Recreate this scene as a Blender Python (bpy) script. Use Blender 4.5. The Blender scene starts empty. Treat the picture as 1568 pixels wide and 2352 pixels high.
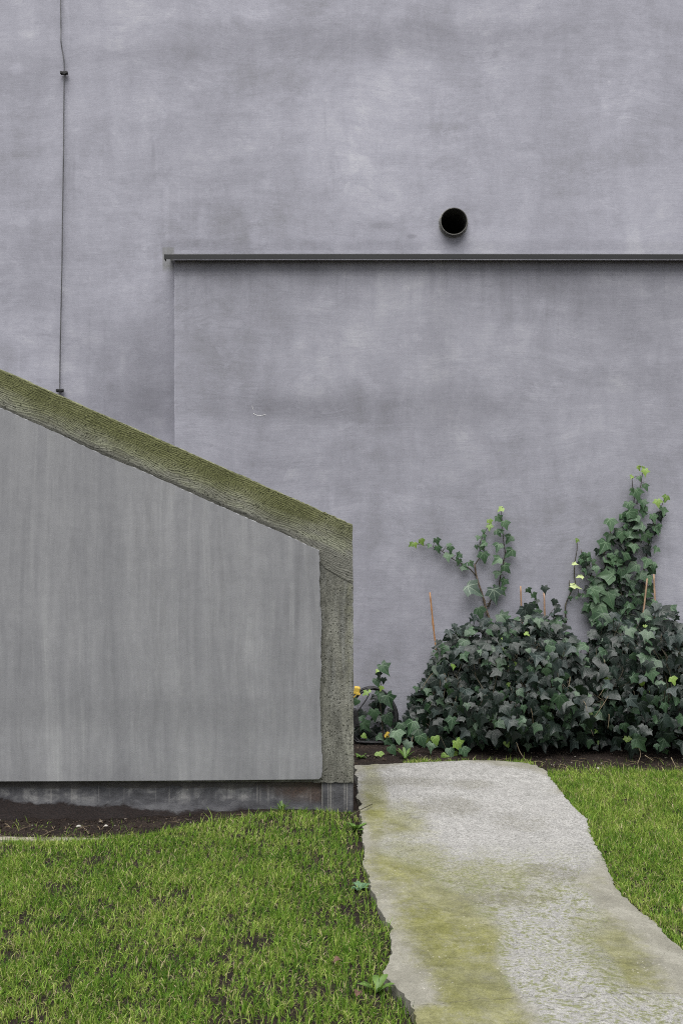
import bpy, bmesh, math, random
import numpy as np
from mathutils import Vector, Matrix, Quaternion
from mathutils.geometry import delaunay_2d_cdt

random.seed(7)
RNG = np.random.default_rng(11)
R = math.radians
scene = bpy.context.scene
COL = scene.collection

# ------------------------------------------------------------------ camera, sky, sun, exposure
F = 2287.0            # focal length in photograph pixels (photo taken as 1568 x 2352)
CX, CY = 784.0, 1176.0
CAMH = 1.20
CAMY = -5.29          # lower wall face is y = 0
cam_d = bpy.data.cameras.new('camera')
cam = bpy.data.objects.new('camera', cam_d)
COL.objects.link(cam)
cam.location = (0, CAMY, CAMH)
cam.rotation_euler = (R(90), 0, 0)
cam_d.sensor_fit = 'AUTO'
cam_d.sensor_width = 36
cam_d.lens = 36 * F / 2352
cam_d.clip_start = 0.05
cam_d.clip_end = 500
scene.camera = cam

SUN_EL, SUN_ROT = R(70), R(194)
world = bpy.data.worlds.new('World')
scene.world = world
world.use_nodes = True
wn, wl = world.node_tree.nodes, world.node_tree.links
wn.clear()
sky = wn.new('ShaderNodeTexSky')
sky.sky_type = 'NISHITA'
sky.sun_disc = False
sky.sun_elevation = SUN_EL
sky.sun_rotation = SUN_ROT
sky.air_density = 1.0
sky.dust_density = 4.0
bw = wn.new('ShaderNodeRGBToBW')
mixs = wn.new('ShaderNodeMix'); mixs.data_type = 'RGBA'
mixs.inputs[0].default_value = 0.86       # cloud cover takes the blue out of the sky
bg = wn.new('ShaderNodeBackground'); bg.inputs[1].default_value = 0.06
wo = wn.new('ShaderNodeOutputWorld')
wl.new(sky.outputs[0], bw.inputs[0])
wl.new(sky.outputs[0], mixs.inputs[6]); wl.new(bw.outputs[0], mixs.inputs[7])
wl.new(mixs.outputs[2], bg.inputs[0]); wl.new(bg.outputs[0], wo.inputs[0])

sl = bpy.data.lights.new('sun', 'SUN')
sl.energy = 1.5
sl.angle = R(60)
sl.color = (1.0, 0.985, 0.97)
so = bpy.data.objects.new('sun', sl)
COL.objects.link(so)
sv = Vector((math.cos(SUN_EL) * math.sin(SUN_ROT), math.cos(SUN_EL) * math.cos(SUN_ROT), math.sin(SUN_EL)))
so.rotation_euler = sv.to_track_quat('Z', 'Y').to_euler()
so.location = sv * 30

scene.view_settings.view_transform = 'Standard'
scene.view_settings.look = 'None'
scene.view_settings.gamma = 1
scene.view_settings.use_curve_mapping = False
scene.view_settings.exposure = 1.8
scene.cycles.max_bounces = 6
scene.cycles.diffuse_bounces = 4
scene.cycles.use_denoising = False      # keep the grain of plaster and grass
scene.cycles.pixel_filter_type = 'BLACKMAN_HARRIS'
scene.cycles.filter_width = 1.1

# ------------------------------------------------------------------ helpers
def PX(u, v, D):
    """photograph pixel at distance D in front of the camera -> world"""
    return Vector(((u - CX) * D / F, CAMY + D, CAMH - (v - CY) * D / F))

def GR(u, v, z=0.0):
    """photograph pixel on the level z -> world x, y"""
    D = (CAMH - z) * F / (v - CY)
    return ((u - CX) * D / F, CAMY + D)

def to_px(x, y, z):
    D = y - CAMY
    return CX + x * F / D, CY + (CAMH - z) * F / D

def empty(name, label, cat, loc=(0, 0, 0), group=None):
    o = bpy.data.objects.new(name, None)
    o.empty_display_size = 0.1
    COL.objects.link(o)
    o.location = loc
    tag(o, label, cat, group)
    return o

def tag(o, label=None, cat=None, group=None, kind=None):
    if label: o['label'] = label
    if cat: o['category'] = cat
    if group: o['group'] = group
    if kind: o['kind'] = kind
    return o

def link_mesh(name, me, mat=None, parent=None):
    o = bpy.data.objects.new(name, me)
    COL.objects.link(o)
    if mat is not None and len(me.materials) == 0:
        me.materials.append(mat)
    if parent is not None:
        o.parent = parent
        o.matrix_parent_inverse = Matrix.Translation(-parent.location) if parent.rotation_euler.x == 0 else parent.matrix_basis.inverted()
    return o

def from_bm(name, bm, mat, parent=None, smooth=False):
    me = bpy.data.meshes.new(name)
    bmesh.ops.recalc_face_normals(bm, faces=bm.faces)
    bm.to_mesh(me); bm.free()
    if smooth:
        me.shade_smooth()
    return link_mesh(name, me, mat, parent)

def add_box(bm, x0, x1, y0, y1, z0, z1, bevel=0, seg=1):
    r = bmesh.ops.create_cube(bm, size=1)
    vs = r['verts']
    for v in vs:
        v.co = Vector((x0 + (v.co.x + .5) * (x1 - x0), y0 + (v.co.y + .5) * (y1 - y0), z0 + (v.co.z + .5) * (z1 - z0)))
    if bevel:
        es = list({e for v in vs for e in v.link_edges})
        bmesh.ops.bevel(bm, geom=es, offset=bevel, segments=seg, profile=.5, affect='EDGES')
    return vs

def add_prism_xz(bm, poly, y0, y1):
    """polygon in x, z extruded from y0 (front) to y1 (back)"""
    f = [bm.verts.new((x, y0, z)) for x, z in poly]
    b = [bm.verts.new((x, y1, z)) for x, z in poly]
    n = len(poly)
    bm.faces.new(f); bm.faces.new(list(reversed(b)))
    for i in range(n):
        j = (i + 1) % n
        bm.faces.new((f[j], f[i], b[i], b[j]))

def catmull(pts, per=6):
    pts = [Vector(p) for p in pts]
    if len(pts) < 3:
        return [pts[0].lerp(pts[-1], i / per) for i in range(per + 1)]
    out = []
    P = [pts[0] * 2 - pts[1]] + pts + [pts[-1] * 2 - pts[-2]]
    for i in range(1, len(P) - 2):
        a, b, c, d = P[i - 1], P[i], P[i + 1], P[i + 2]
        for k in range(per):
            t = k / per
            out.append(0.5 * ((2 * b) + (c - a) * t + (2 * a - 5 * b + 4 * c - d) * t * t + (3 * b - a - 3 * c + d) * t ** 3))
    out.append(pts[-1])
    return out

def add_tube(bm, pts, r0, r1=None, sides=7, caps=True):
    if r1 is None: r1 = r0
    n = len(pts)
    rings = []
    up = Vector((0.13, 0.2, 0.97))
    prev = None
    for i, p in enumerate(pts):
        t = (pts[min(i + 1, n - 1)] - pts[max(i - 1, 0)])
        if t.length < 1e-9: t = Vector((0, 0, 1))
        t.normalize()
        if prev is None:
            a = t.orthogonal().normalized()
        else:
            a = (prev - t * prev.dot(t)).normalized()
        prev = a
        b = t.cross(a)
        r = r0 + (r1 - r0) * i / max(n - 1, 1)
        rings.append([bm.verts.new(p + a * (r * math.cos(k * 2 * math.pi / sides)) + b * (r * math.sin(k * 2 * math.pi / sides))) for k in range(sides)])
    for i in range(n - 1):
        for k in range(sides):
            bm.faces.new((rings[i][k], rings[i][(k + 1) % sides], rings[i + 1][(k + 1) % sides], rings[i + 1][k]))
    if caps:
        bm.faces.new(list(reversed(rings[0]))); bm.faces.new(rings[-1])

def np_mesh(name, verts, faces, uvs=None, attrs=None, smooth=False):
    """verts (n,3), faces (m,3) triangles"""
    me = bpy.data.meshes.new(name)
    verts = np.asarray(verts, np.float32); faces = np.asarray(faces, np.int32)
    me.vertices.add(len(verts)); me.vertices.foreach_set('co', verts.ravel())
    me.loops.add(faces.size); me.loops.foreach_set('vertex_index', faces.ravel())
    me.polygons.add(len(faces))
    me.polygons.foreach_set('loop_start', np.arange(0, faces.size, 3, dtype=np.int32))
    if uvs is not None:
        l = me.uv_layers.new(name='UVMap')
        l.data.foreach_set('uv', np.asarray(uvs, np.float32)[faces.ravel()].ravel())
    for an, av in (attrs or {}).items():
        a = me.attributes.new(an, 'FLOAT', 'POINT')
        a.data.foreach_set('value', np.asarray(av, np.float32))
    if smooth:
        me.polygons.foreach_set('use_smooth', np.ones(len(faces), bool))
    me.update(calc_edges=True); me.validate()
    return me

# lattice value noise for geometry
_LAT = RNG.random((256, 256))
def vnoise(x, y, s=1.0, o=0):
    x = np.asarray(x, float) * s + 37.3 + o * 11.7; y = np.asarray(y, float) * s + 91.1 + o * 5.3
    xi = np.floor(x).astype(int); yi = np.floor(y).astype(int)
    fx = x - xi; fy = y - yi
    fx = fx * fx * (3 - 2 * fx); fy = fy * fy * (3 - 2 * fy)
    g = lambda a, b: _LAT[a % 256, b % 256]
    return (g(xi, yi) * (1 - fx) + g(xi + 1, yi) * fx) * (1 - fy) + (g(xi, yi + 1) * (1 - fx) + g(xi + 1, yi + 1) * fx) * fy

def in_poly(x, y, poly):
    x = np.asarray(x); y = np.asarray(y)
    inside = np.zeros(x.shape, bool)
    n = len(poly)
    j = n - 1
    for i in range(n):
        xi, yi = poly[i]; xj, yj = poly[j]
        c = ((yi > y) != (yj > y)) & (x < (xj - xi) * (y - yi) / (yj - yi + 1e-12) + xi)
        inside ^= c
        j = i
    return inside

def densify(poly, step, jit=0.0, closed=True, rnd=random):
    out = []
    n = len(poly)
    for i in range(n if closed else n - 1):
        a = Vector(poly[i]); b = Vector(poly[(i + 1) % n])
        m = max(1, int((b - a).length / step))
        d = (b - a).normalized() if (b - a).length > 0 else Vector((1, 0))
        nrm = Vector((-d.y, d.x))
        for k in range(m):
            p = a.lerp(b, k / m)
            if jit: p = p + nrm * rnd.gauss(0, jit)
            out.append((p.x, p.y))
    if not closed: out.append(tuple(poly[-1]))
    return out

# ------------------------------------------------------------------ node builder
def cloud_(k, p):
    return k.noise(p, 5, 4, .6)

class Mat:
    def __init__(self, name):
        self.m = bpy.data.materials.new(name)
        self.m.use_nodes = True
        self.t = self.m.node_tree
        self.t.nodes.clear()
        self._pos = None
    def n(self, typ, **kw):
        x = self.t.nodes.new(typ)
        for k, v in kw.items(): setattr(x, k, v)
        return x
    def set(self, sock, v):
        if isinstance(v, bpy.types.NodeSocket): self.t.links.new(v, sock)
        elif isinstance(v, (tuple, list)) and sock.type == 'RGBA' and len(v) == 3: sock.default_value = (*v, 1)
        else: sock.default_value = v
    def pos(self):
        if self._pos is None: self._pos = self.n('ShaderNodeNewGeometry').outputs['Position']
        return self._pos
    def sep(self, v):
        s = self.n('ShaderNodeSeparateXYZ'); self.set(s.inputs[0], v); return s.outputs[0], s.outputs[1], s.outputs[2]
    def comb(self, x, y, z):
        s = self.n('ShaderNodeCombineXYZ')
        for i, v in enumerate((x, y, z)): self.set(s.inputs[i], v)
        return s.outputs[0]
    def ma(self, op, a, b=None, c=None, clamp=False):
        s = self.n('ShaderNodeMath', operation=op, use_clamp=clamp)
        self.set(s.inputs[0], a)
        if b is not None: self.set(s.inputs[1], b)
        if c is not None: self.set(s.inputs[2], c)
        return s.outputs[0]
    def mapv(self, v, scale=(1, 1, 1), loc=(0, 0, 0), rot=(0, 0, 0)):
        s = self.n('ShaderNodeMapping'); self.set(s.inputs[0], v)
        s.inputs[1].default_value = loc; s.inputs[2].default_value = rot; s.inputs[3].default_value = scale
        return s.outputs[0]
    def noise(self, v, scale=1, detail=4, rough=.55, dist=0):
        s = self.n('ShaderNodeTexNoise'); self.set(s.inputs['Vector'], v)
        s.inputs['Scale'].default_value = scale; s.inputs['Detail'].default_value = detail
        s.inputs['Roughness'].default_value = rough; s.inputs['Distortion'].default_value = dist
        return s.outputs[0]
    def warp(self, v, scale, amt):
        s = self.n('ShaderNodeTexNoise'); self.set(s.inputs['Vector'], v)
        s.inputs['Scale'].default_value = scale; s.inputs['Detail'].default_value = 2
        q = self.n('ShaderNodeVectorMath', operation='SUBTRACT'); self.set(q.inputs[0], s.outputs['Color']); q.inputs[1].default_value = (.5, .5, .5)
        w = self.n('ShaderNodeVectorMath', operation='SCALE'); self.set(w.inputs[0], q.outputs[0]); w.inputs['Scale'].default_value = amt
        a = self.n('ShaderNodeVectorMath', operation='ADD'); self.set(a.inputs[0], v); self.set(a.inputs[1], w.outputs[0])
        return a.outputs[0]
    def vor(self, v, scale=1, rand=1.0, feature='F1'):
        s = self.n('ShaderNodeTexVoronoi', feature=feature); self.set(s.inputs['Vector'], v)
        s.inputs['Scale'].default_value = scale; s.inputs['Randomness'].default_value = rand
        return s.outputs['Distance']
    def mr(self, v, a, b, c=0.0, d=1.0, smooth=True):
        s = self.n('ShaderNodeMapRange'); s.interpolation_type = 'SMOOTHSTEP' if smooth else 'LINEAR'
        self.set(s.inputs[0], v)
        for i, q in enumerate((a, b, c, d)): self.set(s.inputs[i + 1], q)
        return s.outputs[0]
    def ramp(self, f, stops):
        s = self.n('ShaderNodeValToRGB'); self.set(s.inputs[0], f)
        e = s.color_ramp.elements
        while len(e) < len(stops): e.new(0.5)
        for el, (p, c) in zip(e, stops):
            el.position = p; el.color = (*c, 1) if len(c) == 3 else c
        return s.outputs[0]
    def mix(self, f, a, b, mode='MIX'):
        s = self.n('ShaderNodeMix', data_type='RGBA', blend_type=mode)
        self.set(s.inputs[0], f); self.set(s.inputs[6], a); self.set(s.inputs[7], b)
        return s.outputs[2]
    def mul(self, col, f):
        return self.mix(1.0, col, self.comb(f, f, f), 'MULTIPLY')
    def ell(self, a, b, ca, cb, ra, rb, soft=.5, dn=None, dk=0.0):
        """soft elliptic patch in coordinates a, b"""
        p = self.ma('DIVIDE', self.ma('SUBTRACT', a, ca), ra); q = self.ma('DIVIDE', self.ma('SUBTRACT', b, cb), rb)
        d = self.ma('SQRT', self.ma('ADD', self.ma('MULTIPLY', p, p), self.ma('MULTIPLY', q, q)))
        if dn is not None: d = self.ma('ADD', d, self.ma('MULTIPLY', self.ma('SUBTRACT', dn, .5), dk))
        return self.mr(d, 1 + soft, 1 - soft)
    def bump(self, h, strength=.3, dist=.01, nrm=None):
        s = self.n('ShaderNodeBump'); self.set(s.inputs['Height'], h)
        s.inputs['Strength'].default_value = strength; s.inputs['Distance'].default_value = dist
        if nrm is not None: self.set(s.inputs['Normal'], nrm)
        return s.outputs[0]
    def out(self, col, rough=.85, nrm=None, spec=.3, metal=0.0, sub=None, trans=None):
        b = self.n('ShaderNodeBsdfPrincipled'); o = self.n('ShaderNodeOutputMaterial')
        self.set(b.inputs['Base Color'], col); self.set(b.inputs['Roughness'], rough)
        b.inputs['Specular IOR Level'].default_value = spec; b.inputs['Metallic'].default_value = metal
        if nrm is not None: self.set(b.inputs['Normal'], nrm)
        sh = b.outputs[0]
        if trans is not None:
            tr = self.n('ShaderNodeBsdfTranslucent'); self.set(tr.inputs[0], trans)
            mx = self.n('ShaderNodeMixShader'); mx.inputs[0].default_value = .22
            self.t.links.new(sh, mx.inputs[1]); self.t.links.new(tr.outputs[0], mx.inputs[2]); sh = mx.outputs[0]
        self.t.links.new(sh, o.inputs[0])
        return self.m

def plain(name, col, rough=.6, metal=0.0, var=.15, scale=40, spec=.4, bump=0.0):
    k = Mat(name)
    nz = k.noise(k.pos(), scale, 4)
    c = k.mul(col, k.mr(nz, .25, .75, 1 - var, 1 + var))
    return k.out(c, rough, k.bump(nz, bump, .004) if bump else None, spec, metal)

# ------------------------------------------------------------------ materials of the setting
UW_Y = 0.12                    # upper wall face stands back behind the lower one
def plaster(name, lower):
    k = Mat(name)
    p = k.pos(); x, y, z = k.sep(p)
    # trowelled clouds: big soft patches, smears in two directions, fine strokes
    big = k.noise(k.mapv(p, (1, 1, .85), (0, 0, 5 if lower else 0)), 1.25, 3, .5, .4)
    mid = k.noise(k.mapv(p, (1.2, 1, .9), (3, 0, 1)), 3.4, 5, .62, .9)
    pw = k.warp(p, 1.0, .30)
    smear_h = k.noise(k.mapv(pw, (1.0, 1, 4.0), (0, 0, 0), (0, R(14), 0)), 1.9, 6, .66, .3)
    smear_v = k.noise(k.mapv(k.warp(p, 1.6, .22), (5.0, 1, .8), (1, 0, 2), (0, R(-4), 0)), 1.9, 6, .64, .3)
    diag = k.noise(k.mapv(pw, (1.2, 1, 5), (0, 0, 0), (0, R(38), 0)), 2.3, 6, .66, .4)
    fine_h = k.noise(k.mapv(pw, (1.1, 1, 18), (0, 0, 0), (0, R(5), 0)), 6, 5, .65, .2)
    fine_d = k.noise(k.mapv(pw, (1.3, 1, 13), (0, 0, 0), (0, R(-30), 0)), 7, 5, .65, .2)
    grain = k.noise(p, 240, 3, .7)
    g2 = k.noise(p, 75, 4, .65)
    acc = k.ma('MULTIPLY', k.ma('SUBTRACT', big, .5), .66)
    for s, w in ((mid, .50), (smear_h, .17), (smear_v, .34 if lower else .28), (diag, .40), (fine_h, .07 if lower else .02), (fine_d, .08), (grain, .40), (g2, .18)):
        acc = k.ma('ADD', acc, k.ma('MULTIPLY', k.ma('SUBTRACT', s, .5), w))
    # overlapping trowel passes: one side of each pass ends in a crisp edge
    for sc, rt, st, w in ((1.5, 34, 2.2, .09), (2.3, -48, 2.4, .08), (1.9, 80, 2.4, .09), (3.6, 120, 2.0, .05)):
        q = k.noise(k.mapv(pw, (1, 1, st), (sc * 3, 0, rt), (0, R(rt), 0)), sc, 9, .68, .3)
        fr = k.ma('FRACT', k.ma('MULTIPLY', q, 5.0))
        acc = k.ma('ADD', acc, k.ma('MULTIPLY', k.ma('SUBTRACT', k.mr(fr, 0, 1, 0, 1, False), .5), k.ma('MULTIPLY', k.mr(mid, .40, .58), w)))
    speck = k.noise(p, 26, 8, .75)
    acc = k.ma('ADD', acc, k.ma('MULTIPLY', k.ma('SUBTRACT', speck, .5), .30))
    f = k.ma('ADD', .5, acc)
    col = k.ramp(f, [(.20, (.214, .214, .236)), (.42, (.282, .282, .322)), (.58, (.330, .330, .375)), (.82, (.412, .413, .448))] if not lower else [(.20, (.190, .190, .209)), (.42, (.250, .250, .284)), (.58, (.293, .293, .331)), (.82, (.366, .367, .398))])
    dn = k.noise(p, 5, 5, .6)
    dn2 = k.noise(k.mapv(p, (9, 1, 1.5)), 2, 4, .6)
    def patch(u, v, ru, rv, strength, soft=.6, dk=1.0, nz=None, D=None):
        nonlocal col
        D = D or (5.29 if lower else 5.41)
        s = D / F
        m = k.ell(x, z, (u - CX) * s, CAMH - (v - CY) * s, ru * s, rv * s, soft, nz or dn, dk)
        col = k.mul(col, k.ma('ADD', 1.0, k.ma('MULTIPLY', m, strength)))
    if lower:
        patch(870, 940, 330, 42, -.16, .7, 1.4)
        patch(640, 930, 140, 30, -.10, .7, 1.2)
        patch(1010, 830, 34, 230, -.10, .7, 1.2, dn2)
        patch(1450, 690, 190, 95, -.13, .7, 1.2, dn2)
        patch(1200, 650, 170, 45, -.10, .7, 1.2, dn2)
        patch(1470, 870, 120, 30, -.11, .7, 1.3)
        patch(1245, 700, 22, 16, .12, .5, 1.0)
        patch(1060, 1100, 60, 200, -.07, .7, 1.2, dn2)
        patch(700, 1080, 170, 60, -.08, .7, 1.2)
        patch(1140, 1400, 340, 150, -.10, .8, 1.0)       # shade on the wall behind the ivy, put into the colour
        patch(412, 800, 12, 400, .07, .8, .6)  # light along the wall corner painted into the colour
        arris = k.ma('MULTIPLY', k.mr(x, (406 - CX) * 5.29 / F, (399 - CX) * 5.29 / F), k.mr(dn, .3, .6, .4, 1))  # worn corner arris, its highlight painted into the colour too
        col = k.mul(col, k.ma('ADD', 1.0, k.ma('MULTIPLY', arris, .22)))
        # dark drips below the metal edge
        drip = k.noise(k.mapv(p, (26, 1, .9)), 1, 4, .6)
        zz = k.mr(z, 2.54, 2.18, 1, 0)
        col = k.mul(col, k.ma('SUBTRACT', 1.0, k.ma('MULTIPLY', k.ma('MULTIPLY', k.mr(drip, .5, .72), zz), .17)))
        # lines where formwork met the plaster just below the edge
        l1 = k.mr(k.ma('ABSOLUTE', k.ma('SUBTRACT', z, k.ma('ADD', 2.453, k.ma('MULTIPLY', k.noise(p, 3), .012)))), .006, .0, 0, .10)
        col = k.mul(col, k.ma('SUBTRACT', 1.0, l1))
    else:
        patch(700, 90, 260, 36, -.13, .7, 1.4)
        patch(60, 170, 90, 60, -.10, .7, 1.3)
        patch(1050, 90, 260, 40, -.11, .7, 1.4)
        patch(560, 20, 120, 30, .09, .7, 1.4)
        patch(330, 130, 200, 30, -.09, .7, 1.4)
        patch(470, 430, 110, 150, -.07, .8, 1.2)
        patch(900, 300, 200, 160, .07, .8, 1.2)
        patch(1400, 330, 120, 160, .06, .8, 1.2, dn2)
        patch(230, 800, 110, 60, -.15, .8, 1.2)
        patch(60, 640, 130, 90, -.10, .8, 1.3)
        patch(345, 900, 75, 150, -.26, .8, 1.0)  # shade in the recess beside the corner, painted into the plaster
        patch(250, 940, 150, 60, -.20, .8, 1.0)  # shade low behind the parapet, painted into the plaster
        patch(40, 158, 14, 14, .18, .5, 1.5)
        # mended strip over and beside the metal edge
        s = 5.41 / F
        band = k.ma('MULTIPLY', k.mr(z, CAMH + (CY - 584) * s, CAMH + (CY - 582) * s), k.mr(k.ma('ADD', z, k.ma('MULTIPLY', dn, -.05)), CAMH + (CY - 546) * s - .02, CAMH + (CY - 560) * s - .03))
        band = k.ma('MULTIPLY', band, k.mr(x, (368 - CX) * s, (371 - CX) * s))
        col = k.mul(col, k.ma('SUBTRACT', 1.0, k.ma('MULTIPLY', band, .13)))
        lb = k.mr(k.ma('ABSOLUTE', k.ma('SUBTRACT', z, CAMH + (CY - 578) * s)), .012, .004, 0, .14)
        lb = k.ma('MULTIPLY', lb, k.mr(x, (395 - CX) * s, (398 - CX) * s))
        col = k.mul(col, k.ma('ADD', 1.0, k.ma('MULTIPLY', lb, k.mr(dn, .35, .6))))
        pb = k.ma('MULTIPLY', k.mr(x, (372 - CX) * s, (375 - CX) * s), k.mr(z, CAMH + (CY - 630) * s, CAMH + (CY - 612) * s))
        pb = k.ma('MULTIPLY', pb, k.mr(z, CAMH + (CY - 566) * s, CAMH + (CY - 570) * s))
        pb = k.ma('MULTIPLY', pb, k.mr(x, (402 - CX) * s, (398 - CX) * s))
        col = k.mix(k.ma('MULTIPLY', pb, k.mr(g2, .25, .6, .35, .8)), col, (.17, .172, .165))
        # smear round the pipe
        patch(1040, 510, 46, 46, -.10, .4, .9)
        patch(1075, 520, 12, 26, .14, .4, 1.2)
        patch(875, 518, 26, 8, -.14, .5, 1.2)
        patch(945, 543, 10, 5, -.25, .5, 1.0)
        # moss breath where the coping meets the wall
        u_ = k.ma('ADD', k.ma('MULTIPLY', x, .404), k.ma('MULTIPLY', z, .915))
        lim = (x_slope := ((0 - CX) * 3.96 / F * .404 + (CAMH - (848 - CY) * 3.96 / F) * .915))
    # tiny dark specks
    sp = k.mr(k.vor(p, 2.1), .0, .012, 1, 0)
    col = k.mix(k.ma('MULTIPLY', sp, .7), col, (.06, .055, .05))
    # rain runs: long, narrow, some pale and some dark, each with its own start and end
    for off, a0, a1, w, lo in ((2.0, .585, .70, .09, .47), (7.0, .59, .70, -.11, .47), (13.0, .62, .72, .10, .45)):
        rn_ = k.noise(k.mapv(k.warp(p, 2.0, .03), (15, 1, .5), (off, 0, off)), 1, 5, .62, .1)
        col = k.mul(col, k.ma('ADD', 1.0, k.ma('MULTIPLY', k.ma('MULTIPLY', k.mr(rn_, a0, a1), k.mr(k.noise(k.mapv(p, (1, 1, 1), (off, 3, 0)), 1.7, 5, .65), lo, .6)), w)))
    # hairline cracks and scratches
    cw = k.warp(p, 2.0, .18)
    cr = k.ma('MULTIPLY', k.mr(k.vor(cw, 1.15, 1, 'DISTANCE_TO_EDGE'), .0022, .0006), k.mr(k.noise(p, 1.6, 3), .56, .62))
    col = k.mul(col, k.ma('SUBTRACT', 1.0, k.ma('MULTIPLY', cr, .05)))
    h = k.ma('ADD', k.ma('MULTIPLY', fine_h, k.mr(mid, .42, .6, .05, .18 if not lower else .50)), k.ma('ADD', k.ma('MULTIPLY', fine_d, .4), k.ma('ADD', k.ma('MULTIPLY', grain, .55), k.ma('MULTIPLY', mid, .9))))
    return k.out(col, .82, k.bump(h, .4, .0030), .25)

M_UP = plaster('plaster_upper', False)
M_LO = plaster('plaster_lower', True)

def panel_mat():
    k = Mat('smooth_render')
    p = k.pos(); x, y, z = k.sep(p)
    big = k.noise(k.mapv(p, (1.3, 1, .6)), 1.7, 3, .5, .4)
    pv = k.warp(p, 2.2, .16)
    vs = k.noise(k.mapv(k.warp(p, 1.4, .10), (8, 1, .35)), 1.5, 6, .66, .15)
    vf = k.noise(k.mapv(k.warp(p, 3, .05), (46, 1, 1.6)), 1.5, 5, .65, .2)
    cl2 = k.noise(k.warp(p, 2, .3), 3.2, 6, .65)
    hs = k.noise(k.mapv(p, (1, 1, 8)), 2.0, 4, .6, .5)
    fan = k.noise(k.mapv(p, (9, 1, 1.1), (0, 0, 0), (0, R(10), 0)), 2.4, 4, .6, .9)
    grain = k.noise(p, 260, 3, .7)
    acc = k.ma('MULTIPLY', k.ma('SUBTRACT', big, .5), .34)
    for s, w in ((vs, .62), (vf, .12), (hs, .12), (fan, .34), (grain, .26), (cl2, .36)):
        acc = k.ma('ADD', acc, k.ma('MULTIPLY', k.ma('SUBTRACT', s, .5), w))
    col = k.ramp(k.ma('ADD', .5, acc), [(.20, (.140, .142, .150)), (.44, (.186, .188, .197)), (.6, (.226, .228, .236)), (.82, (.305, .307, .312))])
    ps = k.noise(k.mapv(k.warp(p, 1.4, .07), (17, 1, .55), (5, 0, 1)), 1.1, 6, .70, .15)
    pale = k.ma('MULTIPLY', k.mr(ps, .48, .72), k.mr(k.noise(p, 2.2, 6, .7), .40, .62))
    col = k.mix(k.ma('MULTIPLY', pale, .55), col, (.33, .335, .335))
    dks = k.ma('MULTIPLY', k.mr(k.noise(k.mapv(k.warp(p, 2.6, .10), (11, 1, .6), (9, 0, 4)), 1.1, 6, .70, .2), .50, .70), .16)
    col = k.mul(col, k.ma('SUBTRACT', 1.0, dks))
    col = k.mul(col, k.mr(k.noise(p, 30, 8, .75), .3, .7, .95, 1.05))
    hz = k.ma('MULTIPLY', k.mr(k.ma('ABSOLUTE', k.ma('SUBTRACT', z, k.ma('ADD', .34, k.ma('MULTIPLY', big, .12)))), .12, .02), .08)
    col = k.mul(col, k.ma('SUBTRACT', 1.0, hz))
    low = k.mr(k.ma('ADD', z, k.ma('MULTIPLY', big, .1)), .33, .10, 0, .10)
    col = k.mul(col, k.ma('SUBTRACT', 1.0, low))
    # greenish tone high up near the coping
    t = k.ma('ADD', k.ma('MULTIPLY', x, .404), k.ma('MULTIPLY', z, .915))
    wash = k.ma('MULTIPLY', k.mr(t, .78, 1.03, 0, 1), k.mr(vs, .4, .7))
    col = k.mix(k.ma('MULTIPLY', wash, .10), col, (.21, .225, .175))
    sp = k.mr(k.vor(p, 3.1), .0, .010, 1, 0)
    col = k.mix(k.ma('MULTIPLY', sp, .6), col, (.5, .5, .5))
    h = k.ma('ADD', k.ma('MULTIPLY', vf, .5), k.ma('ADD', k.ma('MULTIPLY', grain, .5), k.ma('MULTIPLY', vs, .9)))
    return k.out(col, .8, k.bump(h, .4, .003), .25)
M_PANEL = panel_mat()

DSF = 3.965                     # distance of the parapet's concrete face
SY = CAMY + DSF                 # its y
SL = Vector((809, 357)).normalized()
TOPN = None
def px_s(u, v, D=DSF):
    q = PX(u, v, D); return (q.x, q.z)

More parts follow.
